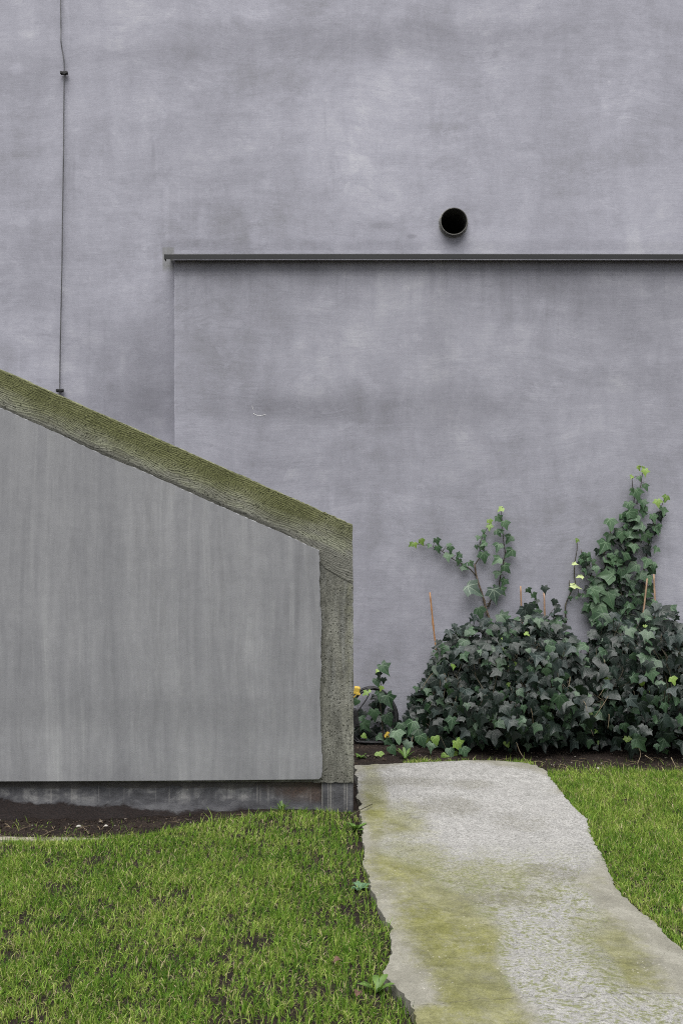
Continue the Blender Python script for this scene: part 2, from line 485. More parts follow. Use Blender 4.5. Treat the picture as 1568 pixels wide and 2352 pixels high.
def board_concrete(name, sloped):
    """concrete cast against boards: raised grain, knots, pits; moss on the weather side"""
    k = Mat(name)
    p = k.pos(); x, y, z = k.sep(p)
    x0, z0 = px_s(0, 848)
    dx, dz = SL.x, -SL.y
    if sloped:
        xr = k.ma('SUBTRACT', x, x0); zr = k.ma('SUBTRACT', z, z0)
        u = k.ma('ADD', k.ma('MULTIPLY', xr, dx), k.ma('MULTIPLY', zr, dz))
        w = k.ma('SUBTRACT', k.ma('MULTIPLY', xr, dz), k.ma('MULTIPLY', zr, dx))     # 0 at the top edge, grows downwards
        w = k.ma('MULTIPLY', w, 1.0)
    else:
        u = k.ma('MULTIPLY', z, -1.0)
        w = k.ma('SUBTRACT', px_s(811, 0)[0], x)
    uv = k.comb(u, w, 0)
    warp = k.noise(k.mapv(uv, (2.2, 7, 1)), 2.0, 3, .5)
    warp2 = k.noise(k.mapv(uv, (6, 16, 1)), 1.6, 2, .5)
    ww = k.ma('ADD', w, k.ma('ADD', k.ma('MULTIPLY', k.ma('SUBTRACT', warp, .5), .055), k.ma('MULTIPLY', k.ma('SUBTRACT', warp2, .5), .012)))
    knots = ((.26, .098), (.62, .108), (.93, .085), (1.12, .094), (1.33, .10)) if sloped else ((-.52, .085), (-.80, .080), (-.25, .09))
    for (ku, kw) in knots:
        m = k.ell(u, w, ku, kw, .085, .040, .9)
        ww = k.ma('ADD', ww, k.ma('MULTIPLY', m, .030))
    ring = k.ma('SINE', k.ma('MULTIPLY', ww, 820 if sloped else 760))
    saw = k.ma('MULTIPLY', k.ma('FRACT', k.ma('MULTIPLY', ww, 62)), k.mr(w, .05, .09, .1, 1) if sloped else k.mr(cloud_(k, p), .45, .6, .0, .7))
    grain = k.noise(p, 190, 4, .7)
    lump = k.noise(p, 34, 5, .65)
    cloud = k.noise(p, 7, 5, .62)
    streak = k.noise(k.mapv(uv, (1.4, 18, 1)), 2.4, 4, .6)
    # bare concrete
    col = k.ramp(k.ma('ADD', k.ma('MULTIPLY', cloud, .6), k.ma('MULTIPLY', lump, .4)), [(.3, (.088, .088, .076)), (.5, (.145, .145, .124)), (.7, (.215, .215, .187))])
    if sloped:
        edge = k.ma('ADD', w, k.ma('MULTIPLY', k.ma('SUBTRACT', cloud, .5), .07))
        edge = k.ma('ADD', edge, k.ma('MULTIPLY', k.ma('SUBTRACT', streak, .5), .06))
        uo = k.mr(u, 1.0, 1.75, 0, .035)
        moss = k.mr(k.ma('ADD', edge, uo), .150, .035)
        amt = k.ma('MULTIPLY', moss, k.mr(u, 1.2, 1.85, .88, .55))
        mosscol = k.ramp(k.ma('ADD', k.ma('MULTIPLY', cloud, .5), k.ma('MULTIPLY', grain, .5)), [(.3, (.052, .056, .018)), (.52, (.108, .115, .042)), (.72, (.185, .19, .088))])
        pale = k.ma('MULTIPLY', k.mr(w, .06, .085), k.mr(w, .135, .105))
        pale = k.ma('MULTIPLY', pale, k.mr(warp2, .42, .62))
        col = k.mix(k.ma('MULTIPLY', pale, .6), col, (.235, .245, .18))
        col = k.mix(amt, col, mosscol)
        # pale dry crust along the very top arris
        cr = k.ma('MULTIPLY', k.mr(k.ma('ADD', w, k.ma('MULTIPLY', lump, .006)), .009, .003), k.mr(lump, .4, .6, .2, 1))
        col = k.mix(k.ma('MULTIPLY', cr, .6), col, (.30, .31, .19))
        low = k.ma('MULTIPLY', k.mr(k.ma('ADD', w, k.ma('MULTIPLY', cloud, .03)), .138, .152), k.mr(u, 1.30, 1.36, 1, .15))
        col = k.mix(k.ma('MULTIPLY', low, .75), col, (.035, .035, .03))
    else:
        algae = k.ma('MULTIPLY', k.mr(k.ma('ADD', w, k.ma('MULTIPLY', cloud, .06)), .10, .02), k.mr(lump, .35, .65))
        algae = k.ma('MULTIPLY', algae, k.mr(z, .25, .9, .25, .7))
        col = k.mix(k.ma('MULTIPLY', algae, .7), col, (.135, .14, .07))
        brn = k.noise(k.mapv(uv, (1, 7, 1)), 3.4, 6, .7, .3)
        col = k.mul(col, k.mr(brn, .34, .66, .62, 1.22))
        smooth = k.ma('MULTIPLY', k.mr(streak, .48, .62), k.mr(z, .3, .6))
        col = k.mix(k.ma('MULTIPLY', smooth, .35), col, (.235, .24, .23))
        damp = k.mr(k.ma('ADD', z, k.ma('MULTIPLY', cloud, .25)), .42, .15)
        col = k.mix(k.ma('MULTIPLY', damp, .45), col, (.095, .09, .078))
    col = k.mul(col, k.mr(ring, -1, 1, .86, 1.08) if sloped else k.mr(ring, -1, 1, .96, 1.03))
    col = k.mul(col, k.mr(grain, .3, .7, .72, 1.25))
    # blow holes
    d1 = k.vor(k.mapv(uv, (1, 1.6, 1)), 62); d2 = k.vor(k.mapv(uv, (1, 1.4, 1), (4, 2, 0)), 150)
    pit = k.ma('MULTIPLY', k.mr(d1, .24, .14), k.mr(cloud, .38, .50))
    pit2 = k.ma('MULTIPLY', k.mr(d2, .22, .1), k.mr(lump, .45, .6))
    pits = k.ma('MAXIMUM', pit, k.ma('MULTIPLY', pit2, .7))
    col = k.mix(k.ma('MULTIPLY', pits, .85), col, (.018, .02, .012))
    h = k.ma('ADD', k.ma('MULTIPLY', ring, .20 if sloped else .08), k.ma('ADD', k.ma('MULTIPLY', saw, .8 if sloped else .5), k.ma('ADD', k.ma('MULTIPLY', grain, 1.3), k.ma('MULTIPLY', lump, 1.6))))
    h = k.ma('SUBTRACT', h, k.ma('MULTIPLY', pits, 1.6))
    return k.out(col, .92, k.bump(h, .75, .004), .15)
M_COPING = board_concrete('mossy_board_concrete', True)
M_PIER = board_concrete('board_concrete', False)

def plinth_mat(end):
    k = Mat('bitumen_end' if end else 'bitumen_plinth')
    p = k.pos(); x, y, z = k.sep(p)
    cl = k.noise(k.mapv(p, (1, 1, 1.6)), 9, 5, .65, .4)
    fine = k.noise(p, 150, 4, .7)
    vs = k.noise(k.mapv(p, (36, 1, 1.3)), 1, 4, .6, .2)
    col = k.ramp(cl, [(.3, (.048, .048, .052)), (.5, (.098, .098, .106)), (.7, (.175, .175, .182))])
    if end:
        col = k.mul(col, .62)
        st = k.mr(k.noise(k.mapv(p, (110, 1, .9)), 1, 2, .5, .1), .55, .62)
        st = k.ma('MULTIPLY', st, k.mr(z, -.02, .06, .35, .7))
        col = k.mix(k.ma('MULTIPLY', st, .7), col, (.30, .29, .27))
    else:
        lime = k.ma('MULTIPLY', k.mr(cl, .46, .66), k.mr(vs, .38, .62))
        zz = k.ma('MULTIPLY', k.mr(z, .02, .06), k.mr(z, .115, .085))
        col = k.mix(k.ma('MULTIPLY', k.ma('MULTIPLY', lime, zz), .9), col, (.30, .295, .29))
        st = k.ma('MULTIPLY', k.mr(k.noise(k.mapv(p, (70, 1, 1)), 1, 2, .5, .1), .62, .70), zz)
        col = k.mix(k.ma('MULTIPLY', st, .55), col, (.30, .29, .28))
        rust = k.ell(x, z, -.10, .095, .16, .045, .6, cl, 1.2)
        col = k.mix(k.ma('MULTIPLY', rust, .7), col, k.ramp(fine, [(.35, (.055, .035, .026)), (.65, (.14, .085, .06))]))
        top = k.mr(k.ma('ADD', z, k.ma('MULTIPLY', k.ma('SUBTRACT', cl, .5), .07)), .092, .10)  # shadow under the overhanging panel, painted along the plinth top
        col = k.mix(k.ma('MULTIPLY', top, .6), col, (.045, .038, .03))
        dirt = k.mr(k.ma('ADD', k.ma('ADD', z, k.ma('MULTIPLY', x, .05)), k.ma('MULTIPLY', k.ma('SUBTRACT', cl, .5), .10)), -.018, -.034)
        col = k.mix(k.ma('MULTIPLY', dirt, .9), col, k.ramp(fine, [(.35, (.010, .007, .006)), (.7, (.035, .022, .018))]))
    h = k.ma('ADD', k.ma('MULTIPLY', cl, 1.0), k.ma('MULTIPLY', fine, .8))
    return k.out(col, .75, k.bump(h, .6, .004), .3)
M_PLINTH = plinth_mat(False)
M_PLEND = plinth_mat(True)

def soil_mat():
    k = Mat('soil')
    p = k.pos()
    a = k.noise(p, 11, 6, .7); b = k.noise(p, 120, 5, .75)
    col = k.ramp(k.ma('ADD', k.ma('MULTIPLY', a, .45), k.ma('MULTIPLY', b, .55)), [(.30, (.005, .004, .003)), (.48, (.016, .0115, .0095)), (.64, (.040, .029, .023)), (.8, (.10, .078, .062))])
    peb = k.mr(k.vor(p, 46), .16, .10)
    col = k.mix(k.ma('MULTIPLY', peb, k.mr(b, .5, .7, 0, .8)), col, (.08, .07, .058))
    return k.out(col, .95, k.bump(k.ma('ADD', a, b), .9, .012), .15)
M_SOIL = soil_mat()

# ------------------------------------------------------------------ ground and path outlines
PATH_Z = 0.018
path_px = [(815, 1756), (860, 1753), (919, 1751), (985, 1750), (1044, 1748), (1106, 1745), (1160, 1746), (1200, 1750), (1230, 1754), (1246, 1762), (1260, 1778), (1277, 1800), (1293, 1823),
           (1306, 1840), (1319, 1855), (1340, 1876), (1355, 1896), (1360, 1920), (1366, 1938), (1377, 1959), (1392, 1990), (1410, 2029), (1430, 2050), (1449, 2069), (1475, 2094), (1501, 2116),
           (1533, 2148), (1568, 2178), (1640, 2240), (1740, 2330), (1860, 2470), (1950, 2700), (1980, 3100),
           (1150, 3100), (1060, 2700), (1005, 2470), (985, 2400), (961, 2352), (950, 2319), (921, 2284), (893, 2258), (889, 2230), (891, 2205), (900, 2185), (901, 2168), (897, 2145),
           (893, 2126), (880, 2095), (866, 2080), (857, 2054), (850, 2022), (838, 1992), (833, 1976), (835, 1950), (836, 1940), (829, 1905), (826, 1880), (829, 1858), (823, 1830), (818, 1790)]
path_poly = [GR(u, v, PATH_Z) for u, v in path_px]
path_edge = densify(path_poly, .012, .0020)
_pe = np.array(path_edge)
_wob = .018 * (vnoise(_pe[:, 0], _pe[:, 1], 14, 7) - .5) + .006 * (vnoise(_pe[:, 0], _pe[:, 1], 55, 8) - .5)
_dx = np.roll(_pe, -1, 0) - np.roll(_pe, 1, 0); _dx /= np.linalg.norm(_dx, axis=1)[:, None] + 1e-9
path_edge = [(a - b * dy, c + b * dx) for (a, c), b, (dx, dy) in zip(_pe.tolist(), _wob.tolist(), _dx.tolist())]

# soil strip without grass: in front of the plinth and along the ivy
def soil_zone(x, y):
    u = CX + x * F / (y - CAMY); v = CY + CAMH * F / (y - CAMY)
    lim = np.interp(u, [-600, 0, 200, 330, 420, 520, 640, 760, 815], [1934, 1927, 1922, 1914, 1899, 1886, 1872, 1865, 1862])
    left = (u < 822) & (v < lim)
    limr = np.interp(u, [1200, 1255, 1350, 1568, 2400], [1752, 1772, 1768, 1772, 1780]) + 6 * (vnoise(x, y, 9) - .5)
    right = (u >= 822) & (v < limr)
    return left | right

def gz(x, y):
    x = np.asarray(x, float); y = np.asarray(y, float)
    z = .020 * (vnoise(x, y, 2.6) - .5) + .012 * (vnoise(x, y, 9, 1) - .5) + .006 * (vnoise(x, y, 27, 2) - .5)
    near = np.clip(1 - np.hypot(x, y + 2.5) / 8, 0, 1)
    z = z * near
    # the bed in front of the plinth lies lower towards the left
    D = y - CAMY
    inb = np.clip((y - (SY - .38)) / .10, 0, 1) * np.clip((-.25 - x) / .8, 0, 1) * np.clip((SY + .3 - y) / .1, 0, 1)
    z = z - .030 * inb
    return z

def make_ground():
    gx = np.concatenate([[-60, -30, -15, -8, -5], np.arange(-3.2, 3.6, .028), [5, 8, 15, 30, 60]])
    gy = np.concatenate([[-60, -30, -15, -9], np.arange(-6.2, .20, .028), [1, 4, 12]])
    X, Y = np.meshgrid(gx, gy)
    Z = gz(X, Y) + .010 * (vnoise(X, Y, 45, 4) - .5) * soil_zone(X, Y)
    # soil packed a little lower right under the slab
    ins = in_poly(X, Y, path_poly)
    Z = np.where(ins, Z - .03, Z)
    nx, ny = len(gx), len(gy)
    V = np.stack([X, Y, Z], -1).reshape(-1, 3)
    i = np.arange(ny - 1)[:, None] * nx + np.arange(nx - 1)[None, :]
    i = i.ravel()
    f = np.concatenate([np.stack([i, i + 1, i + nx + 1], 1), np.stack([i, i + nx + 1, i + nx], 1)])
    me = np_mesh('ground', V, f, smooth=True)
    o = link_mesh('ground', me, M_SOIL)
    tag(o, 'dark brown garden soil under the lawn and along the walls', kind='structure')
make_ground()

def path_mat():
    k = Mat('old_concrete_path')
    p = k.pos(); x, y, z = k.sep(p)
    def hc(v, a=.34, b=.66): return k.mr(v, a, b, 0, 1, False)
    n1 = k.noise(p, 3.0, 6, .62, .6); n2 = k.noise(p, 11, 8, .72, .4)
    mott = hc(k.noise(p, 24, 8, .78))                       # crisp mottling, 1 to 4 cm
    fine = k.noise(p, 230, 4, .8); med = k.noise(p, 95, 5, .78)
    big = hc(k.noise(p, 4.2, 6, .65, .5))
    grit = k.ma('ADD', k.ma('MULTIPLY', med, .5), k.ma('MULTIPLY', fine, .5))
    stroke = hc(k.noise(k.mapv(k.warp(p, 2.6, .30), (34, 52, 14), (0, 0, 0), (0, 0, R(-24))), 1.7, 7, .74, .5), .36, .64)
    def zone(u, v, ru, rv, soft=1.0):
        cx, cy = GR(u, v, PATH_Z)
        x1, _ = GR(u + ru, v, PATH_Z)
        _, ya = GR(u, v - rv, PATH_Z); _, yb = GR(u, v + rv, PATH_Z)
        q = k.ma('DIVIDE', k.ma('SUBTRACT', x, cx), x1 - cx); r = k.ma('DIVIDE', k.ma('SUBTRACT', y, (ya + yb) / 2), (ya - yb) / 2)
        d = k.ma('SQRT', k.ma('ADD', k.ma('MULTIPLY', q, q), k.ma('MULTIPLY', r, r)))
        return k.mr(d, 1 + soft * .5, 1 - soft * .5)
    def any_(*zs):
        r = zs[0]
        for q in zs[1:]: r = k.ma('MAXIMUM', r, q)
        return r
    def broken(zv, lo=.42, hi=.58, mix=(.45, .35, .2)):
        """a soft zone broken up by noise at three scales"""
        nn = k.ma('ADD', k.ma('MULTIPLY', big, mix[0]), k.ma('ADD', k.ma('MULTIPLY', mott, mix[1]), k.ma('MULTIPLY', stroke, mix[2])))
        return k.mr(k.ma('ADD', zv, k.ma('MULTIPLY', k.ma('SUBTRACT', nn, .5), .95)), lo, hi)
    # smooth buff-grey concrete
    col = k.ramp(k.ma('ADD', k.ma('MULTIPLY', n2, .5), k.ma('MULTIPLY', grit, .5)), [(.33, (.100, .096, .078)), (.5, (.168, .162, .134)), (.67, (.26, .252, .216))])
    rz = any_(zone(1040, 1800, 235, 50, .5), zone(1130, 1870, 235, 85, .5), zone(1235, 1945, 140, 66, .6), zone(990, 1950, 120, 50, .9), zone(1150, 2010, 170, 50, .8),
              zone(1240, 2090, 150, 80, .8), zone(1290, 2235, 140, 120, .45), zone(1430, 2330, 200, 60, .6))
    rough = broken(rz, .26, .76)
    rc = k.ramp(grit, [(.38, (.080, .078, .070)), (.47, (.215, .211, .201)), (.58, (.32, .315, .305)), (.72, (.42, .416, .404))])
    rc = k.mul(rc, k.mr(mott, 0, 1, .80, 1.10))
    col = k.mix(k.ma('MULTIPLY', rough, .92), col, rc)
    # olive algae: a film on the smooth part, only in the hollows of the worn part
    az = any_(zone(1035, 2120, 135, 165, .9), zone(1090, 2035, 230, 62, 1.2), zone(1090, 2270, 100, 95, .8), zone(940, 1985, 110, 60, 1.2), zone(1410, 2190, 90, 130, 1.4), zone(862, 1850, 34, 100, 1.4), zone(1060, 2345, 170, 40, 1.0), zone(930, 1890, 70, 50, 1.6))
    alg = broken(k.ma('MULTIPLY', az, .86), .20, 1.0, (.35, .45, .2))
    acol = k.ramp(k.ma('ADD', k.ma('MULTIPLY', n2, .5), k.ma('MULTIPLY', grit, .5)), [(.34, (.042, .042, .014)), (.48, (.108, .108, .034)), (.60, (.175, .172, .068)), (.72, (.26, .255, .135))])
    film = k.ma('MULTIPLY', alg, k.ma('SUBTRACT', 1.0, k.ma('MULTIPLY', rough, .32)))
    col = k.mix(k.ma('MULTIPLY', film, k.mr(n1, .3, .65, .65, 1.0)), col, acol)
    bl = k.ma('MULTIPLY', alg, k.mr(k.noise(k.mapv(k.warp(p, 3, .2), (8, 20, 8), (0, 0, 0), (0, 0, R(-20))), 1.6, 7, .72), .54, .66))
    col = k.mix(k.ma('MULTIPLY', bl, .5), col, (.068, .066, .034))
    near = k.mr(y, GR(784, 1930, 0)[1], GR(784, 2030, 0)[1])
    thread = k.ma('MULTIPLY', k.mr(k.ma('ADD', k.ma('MULTIPLY', stroke, .45), k.ma('ADD', k.ma('MULTIPLY', mott, .30), k.ma('MULTIPLY', hc(grit, .40, .60), .25))), .50, .66), k.ma('MULTIPLY', rough, near))
    col = k.mix(k.ma('MULTIPLY', thread, .85), col, k.ramp(grit, [(.36, (.055, .060, .020)), (.62, (.14, .15, .058))]))
    # damp dirt smears
    dk = any_(k.ma('MULTIPLY', zone(1190, 1888, 80, 40, 1.9), .72), zone(1030, 1850, 90, 30, 1.5), zone(1270, 2005, 80, 24, 1.2), zone(930, 1795, 130, 14, 1.5), zone(1150, 2062, 130, 18, 1.4), zone(1080, 1800, 60, 12, 1.5))
    dm = k.ma('MULTIPLY', broken(k.ma('MULTIPLY', dk, .75), .36, .74, (.3, .4, .3)), k.mr(grit, .60, .44, .25, .8))
    col = k.mix(k.ma('MULTIPLY', dm, .75), col, (.105, .100, .078))
    # dirtier along the edges of the smooth margin, pits, grit
    pit = k.ma('MULTIPLY', k.mr(k.vor(p, 55), .14, .08), k.mr(n2, .42, .6))
    col = k.mix(k.ma('MULTIPLY', pit, .75), col, (.045, .040, .032))
    stone = k.ma('MULTIPLY', k.mr(k.vor(k.mapv(p, (1, 1, 1), (3, 7, 0)), 62), .16, .12), k.mr(k.noise(p, 8, 3), .54, .6))
    col = k.mix(k.ma('MULTIPLY', stone, .6), col, (.36, .34, .30))
    cx0, cy0 = GR(1150, 2270, PATH_Z)
    cl = k.ma('ABSOLUTE', k.ma('SUBTRACT', k.ma('ADD', y, k.ma('MULTIPLY', n1, .16)), k.ma('ADD', cy0 + .02, k.ma('MULTIPLY', k.ma('SUBTRACT', x, cx0), .10))))
    col = k.mix(k.mr(cl, .0024, .0008, 0, .55), col, (.05, .045, .035))
    h = k.ma('ADD', k.ma('MULTIPLY', fine, .5), k.ma('ADD', k.ma('MULTIPLY', med, .7), k.ma('ADD', k.ma('MULTIPLY', n2, .6), k.ma('MULTIPLY', k.ma('MULTIPLY', rough, grit), .8))))
    return k.out(col, .9, k.bump(h, .55, .004), .2)
M_PATH = path_mat()

def make_path():
    pts = [Vector(p) for p in path_edge]
    ne = len(pts)
    edges = [(i, (i + 1) % ne) for i in range(ne)]
    xs = np.arange(-.2, 2.6, .022); ys = np.arange(-4.9, -.5, .022)
    X, Y = np.meshgrid(xs, ys)
    X = X + RNG.normal(0, .004, X.shape); Y = Y + RNG.normal(0, .004, Y.shape)
    ins = in_poly(X, Y, path_edge)
    gp = np.stack([X[ins], Y[ins]], 1)
    E = np.array(path_edge)
    # distance to the edge
    d = np.full(len(gp), 9.0)
    for s in range(0, ne, 1):
        d = np.minimum(d, np.hypot(gp[:, 0] - E[s, 0], gp[:, 1] - E[s, 1]))
    keep = d > .013
    gp = gp[keep]; d = d[keep]
    # only the near stretch needs the density
    allp = pts + [Vector(p) for p in gp]
    vs, es, fs, ov, oe, of = delaunay_2d_cdt(allp, edges, [], 1, 1e-6)
    dist = np.zeros(len(vs))
    for i, o in enumerate(ov):
        if o and o[0] >= ne: dist[i] = d[o[0] - ne]
    vx = np.array([v.x for v in vs]); vy = np.array([v.y for v in vs])
    zt = PATH_Z + .010 * (vnoise(vx, vy, 3.2) - .5) + .004 * (vnoise(vx, vy, 12, 1) - .5) + .003 * (vnoise(vx, vy, 50, 2) - .5)
    zt -= .003 * np.clip(1 - dist / .012, 0, 1)
    bm = bmesh.new()
    bv = [bm.verts.new((vx[i], vy[i], zt[i])) for i in range(len(vs))]
    for f in fs:
        try: bm.faces.new([bv[i] for i in f])
        except ValueError: pass
    bm.normal_update()
    be = [e for e in bm.edges if len(e.link_faces) == 1]
    for e in be: e.smooth = False
    r = bmesh.ops.extrude_edge_only(bm, edges=be)
    for v in [g for g in r['geom'] if isinstance(g, bmesh.types.BMVert)]:
        v.co.z = -.10
    o = from_bm('path', bm, M_PATH, None, True)
    tag(o, 'worn concrete path with green algae leading to the ivy bed', kind='structure')
make_path()

# ------------------------------------------------------------------ house wall
def make_house():
    t = empty('house_wall', 'tall grey trowelled plaster house wall with a projecting lower section', 'wall', (1.0, 0, 0))
    D = UW_Y - CAMY
    # upper wall with the hole for the pipe
    hc = PX(1040, 513, D); hr = .070
    x0, x1, z0, z1 = -5.0, 7.0, -.3, 6.0
    bm = bmesh.new()
    ring = [Vector((hc.x + hr * math.cos(a), hc.z + hr * math.sin(a))) for a in np.linspace(0, 2 * math.pi, 40, endpoint=False)]
    rect = [Vector((x0, z0)), Vector((x1, z0)), Vector((x1, z1)), Vector((x0, z1))]
    allp = rect + ring
    edges = [(0, 1), (1, 2), (2, 3), (3, 0)] + [(4 + i, 4 + (i + 1) % 40) for i in range(40)]
    vs, es, fs, *_ = delaunay_2d_cdt(allp, edges, [], 0, 1e-6)
    bv = [bm.verts.new((v.x, UW_Y, v.y)) for v in vs]
    for f in fs:
        c = sum((vs[i] for i in f), Vector((0, 0))) / len(f)
        if (c - Vector((hc.x, hc.z))).length < hr * .985: continue
        bm.faces.new([bv[i] for i in f])
    be = [e for e in bm.edges if len(e.link_faces) == 1]
    r = bmesh.ops.extrude_edge_only(bm, edges=be)
    for v in [g for g in r['geom'] if isinstance(g, bmesh.types.BMVert)]: v.co.y = UW_Y + .35
    from_bm('upper_wall', bm, M_UP, t)
    # lower projecting wall, its arris slightly uneven and rounded
    bm = bmesh.new()
    xc = (400 - CX) * -CAMY / F
    zt = 2.538
    zz = np.linspace(-.3, zt, 120)
    prof = [(0.0, UW_Y + .002), (0, .010), (.0012, .0045), (.0045, .0012), (.010, 0)]
    rows = []
    for q in zz:
        j = .0022 * (vnoise(q, 0.3, 9) - .5) * 2 + .0012 * (vnoise(q, 2.3, 40) - .5) * 2
        row = [bm.verts.new((xc + a + (j if b < UW_Y else 0), b, q)) for a, b in prof]
        row.append(bm.verts.new((7.0, 0, q)))
        row.append(bm.verts.new((7.0, UW_Y + .002, q)))
        rows.append(row)
    for a, b in zip(rows[:-1], rows[1:]):
        for i in range(len(a) - 1):
            bm.faces.new((a[i], a[i + 1], b[i + 1], b[i]))
    bm.faces.new(rows[-1]); bm.faces.new(list(reversed(rows[0])))
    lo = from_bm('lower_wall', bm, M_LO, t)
    # white paint scratch
    bm = bmesh.new()
    for pts in ([(579, 932), (580, 937), (582, 941)], [(582, 950), (590, 954), (600, 955), (610, 952)]):
        add_tube(bm, [PX(u, v, -CAMY - .0004) for u, v in pts], .0011, .0007, 5)
    from_bm('paint_scratch', bm, plain('white_paint', (.72, .72, .7), .6), t)
    return t
make_house()

# metal edge capping the lower wall
def make_flashing():
    k = Mat('painted_sheet_metal')
    nz = k.noise(k.mapv(k.pos(), (2, 20, 20)), 2, 5, .6); g = k.noise(k.pos(), 130, 4, .7)
    c = k.mul((.017, .0175, .018), k.ma('ADD', k.mr(nz, .3, .7, .85, 1.15), k.mr(g, .3, .7, -.06, .06)))
    m = k.out(c, .5, None, .4)
    yf = -.052
    D = yf - CAMY
    x0 = (378 - CX) * D / F
    zb = CAMH + (CY - 595) * D / F; ztp = CAMH + (CY - 583) * D / F
    t = empty('metal_flashing', 'long dark grey metal flashing strip capping the lower wall', 'flashing', (x0 + 3, 0, zb))
    prof = [(yf, zb), (yf, ztp - .003), (yf + .003, ztp), (UW_Y - .003, ztp + .016), (UW_Y - .003, ztp + .013), (yf + .005, ztp - .004), (yf + .004, zb + .003), (yf + .012, zb + .006), (yf + .013, zb + .004), (yf + .003, zb)]
    bm = bmesh.new()
    n = 30
    rows = []
    for i in range(n + 1):
        xx = x0 + 7.6 * i / n
        s = .0016 * (vnoise(xx, 1.1, 1.3) - .5) * 2
        rows.append([bm.verts.new((xx, a, b + s)) for a, b in prof])
    for a, b in zip(rows[:-1], rows[1:]):
        for i in range(len(prof)):
            j = (i + 1) % len(prof)
            bm.faces.new((a[i], a[j], b[j], b[i]))
    bm.faces.new(list(reversed(rows[0]))); bm.faces.new(rows[-1])
    from_bm('drip_edge', bm, m, t)
    bm = bmesh.new()
    add_box(bm, x0 - .0025, x0 - .0003, yf + .001, yf + .055, zb + .001, ztp - .001)
    from_bm('end_cap', bm, m, t)
make_flashing()

def make_pipe():
    D = UW_Y - CAMY
    c = PX(1040, 513, D)
    t = empty('vent_pipe', 'short round open pipe stub sticking out of the upper wall', 'pipe', (c.x, UW_Y, c.z))
    k = Mat('grey_pvc_pipe')
    nz = k.noise(k.pos(), 60, 5, .7)
    m = k.out(k.ramp(nz, [(.35, (.055, .053, .048)), (.55, (.115, .112, .10)), (.7, (.24, .235, .21))]), .6, k.bump(nz, .4, .003), .4)
    mi = plain('pipe_inside', (.05, .05, .048), .85, 0, .3, 30)
    bm = bmesh.new()
    yf = UW_Y - .042
    prof = [(.0735, UW_Y + .001), (.0735, UW_Y - .012), (.0745, UW_Y - .016), (.0745, yf + .004), (.0735, yf), (.0700, yf), (.0690, yf + .003), (.0690, yf + .05)]
    rings = [[bm.verts.new((c.x + r * math.cos(a), y, c.z + r * math.sin(a))) for a in np.linspace(0, 2 * math.pi, 40, endpoint=False)] for r, y in prof]
    for a, b in zip(rings[:-1], rings[1:]):
        for i in range(40): bm.faces.new((a[i], a[(i + 1) % 40], b[(i + 1) % 40], b[i]))
    from_bm('pipe_wall', bm, m, t, False)
    bm = bmesh.new()
    prof = [(.0688, yf + .006), (.0688, UW_Y + .6), (.001, UW_Y + .6)]
    rings = [[bm.verts.new((c.x + r * math.cos(a), y, c.z + r * math.sin(a))) for a in np.linspace(0, 2 * math.pi, 40, endpoint=False)] for r, y in prof]
    for a, b in zip(rings[:-1], rings[1:]):
        for i in range(40): bm.faces.new((a[i], a[(i + 1) % 40], b[(i + 1) % 40], b[i]))
    from_bm('pipe_lining', bm, mi, t, True)
    # crumbly mortar collar
    bm = bmesh.new()
    a0 = np.linspace(0, 2 * math.pi, 72, endpoint=False)
    inner = [bm.verts.new((c.x + .0738 * math.cos(a), UW_Y - .007, c.z + .0738 * math.sin(a))) for a in a0]
    rr = [.0765 + .0045 * float(vnoise(math.cos(a) * 3, math.sin(a) * 3, 1.7)) + .002 * random.random() for a in a0]
    mid = [bm.verts.new((c.x + (r - .003) * math.cos(a), UW_Y - .005, c.z + (r - .003) * math.sin(a))) for a, r in zip(a0, rr)]
    outer = [bm.verts.new((c.x + r * math.cos(a), UW_Y - .0003, c.z + r * math.sin(a))) for a, r in zip(a0, rr)]
    for A, B in ((inner, mid), (mid, outer)):
        for i in range(72): bm.faces.new((A[i], A[(i + 1) % 72], B[(i + 1) % 72], B[i]))
    from_bm('mortar_collar', bm, plain('mortar', (.20, .198, .19), .9, 0, .4, 120, .2, .6), t, True)
make_pipe()

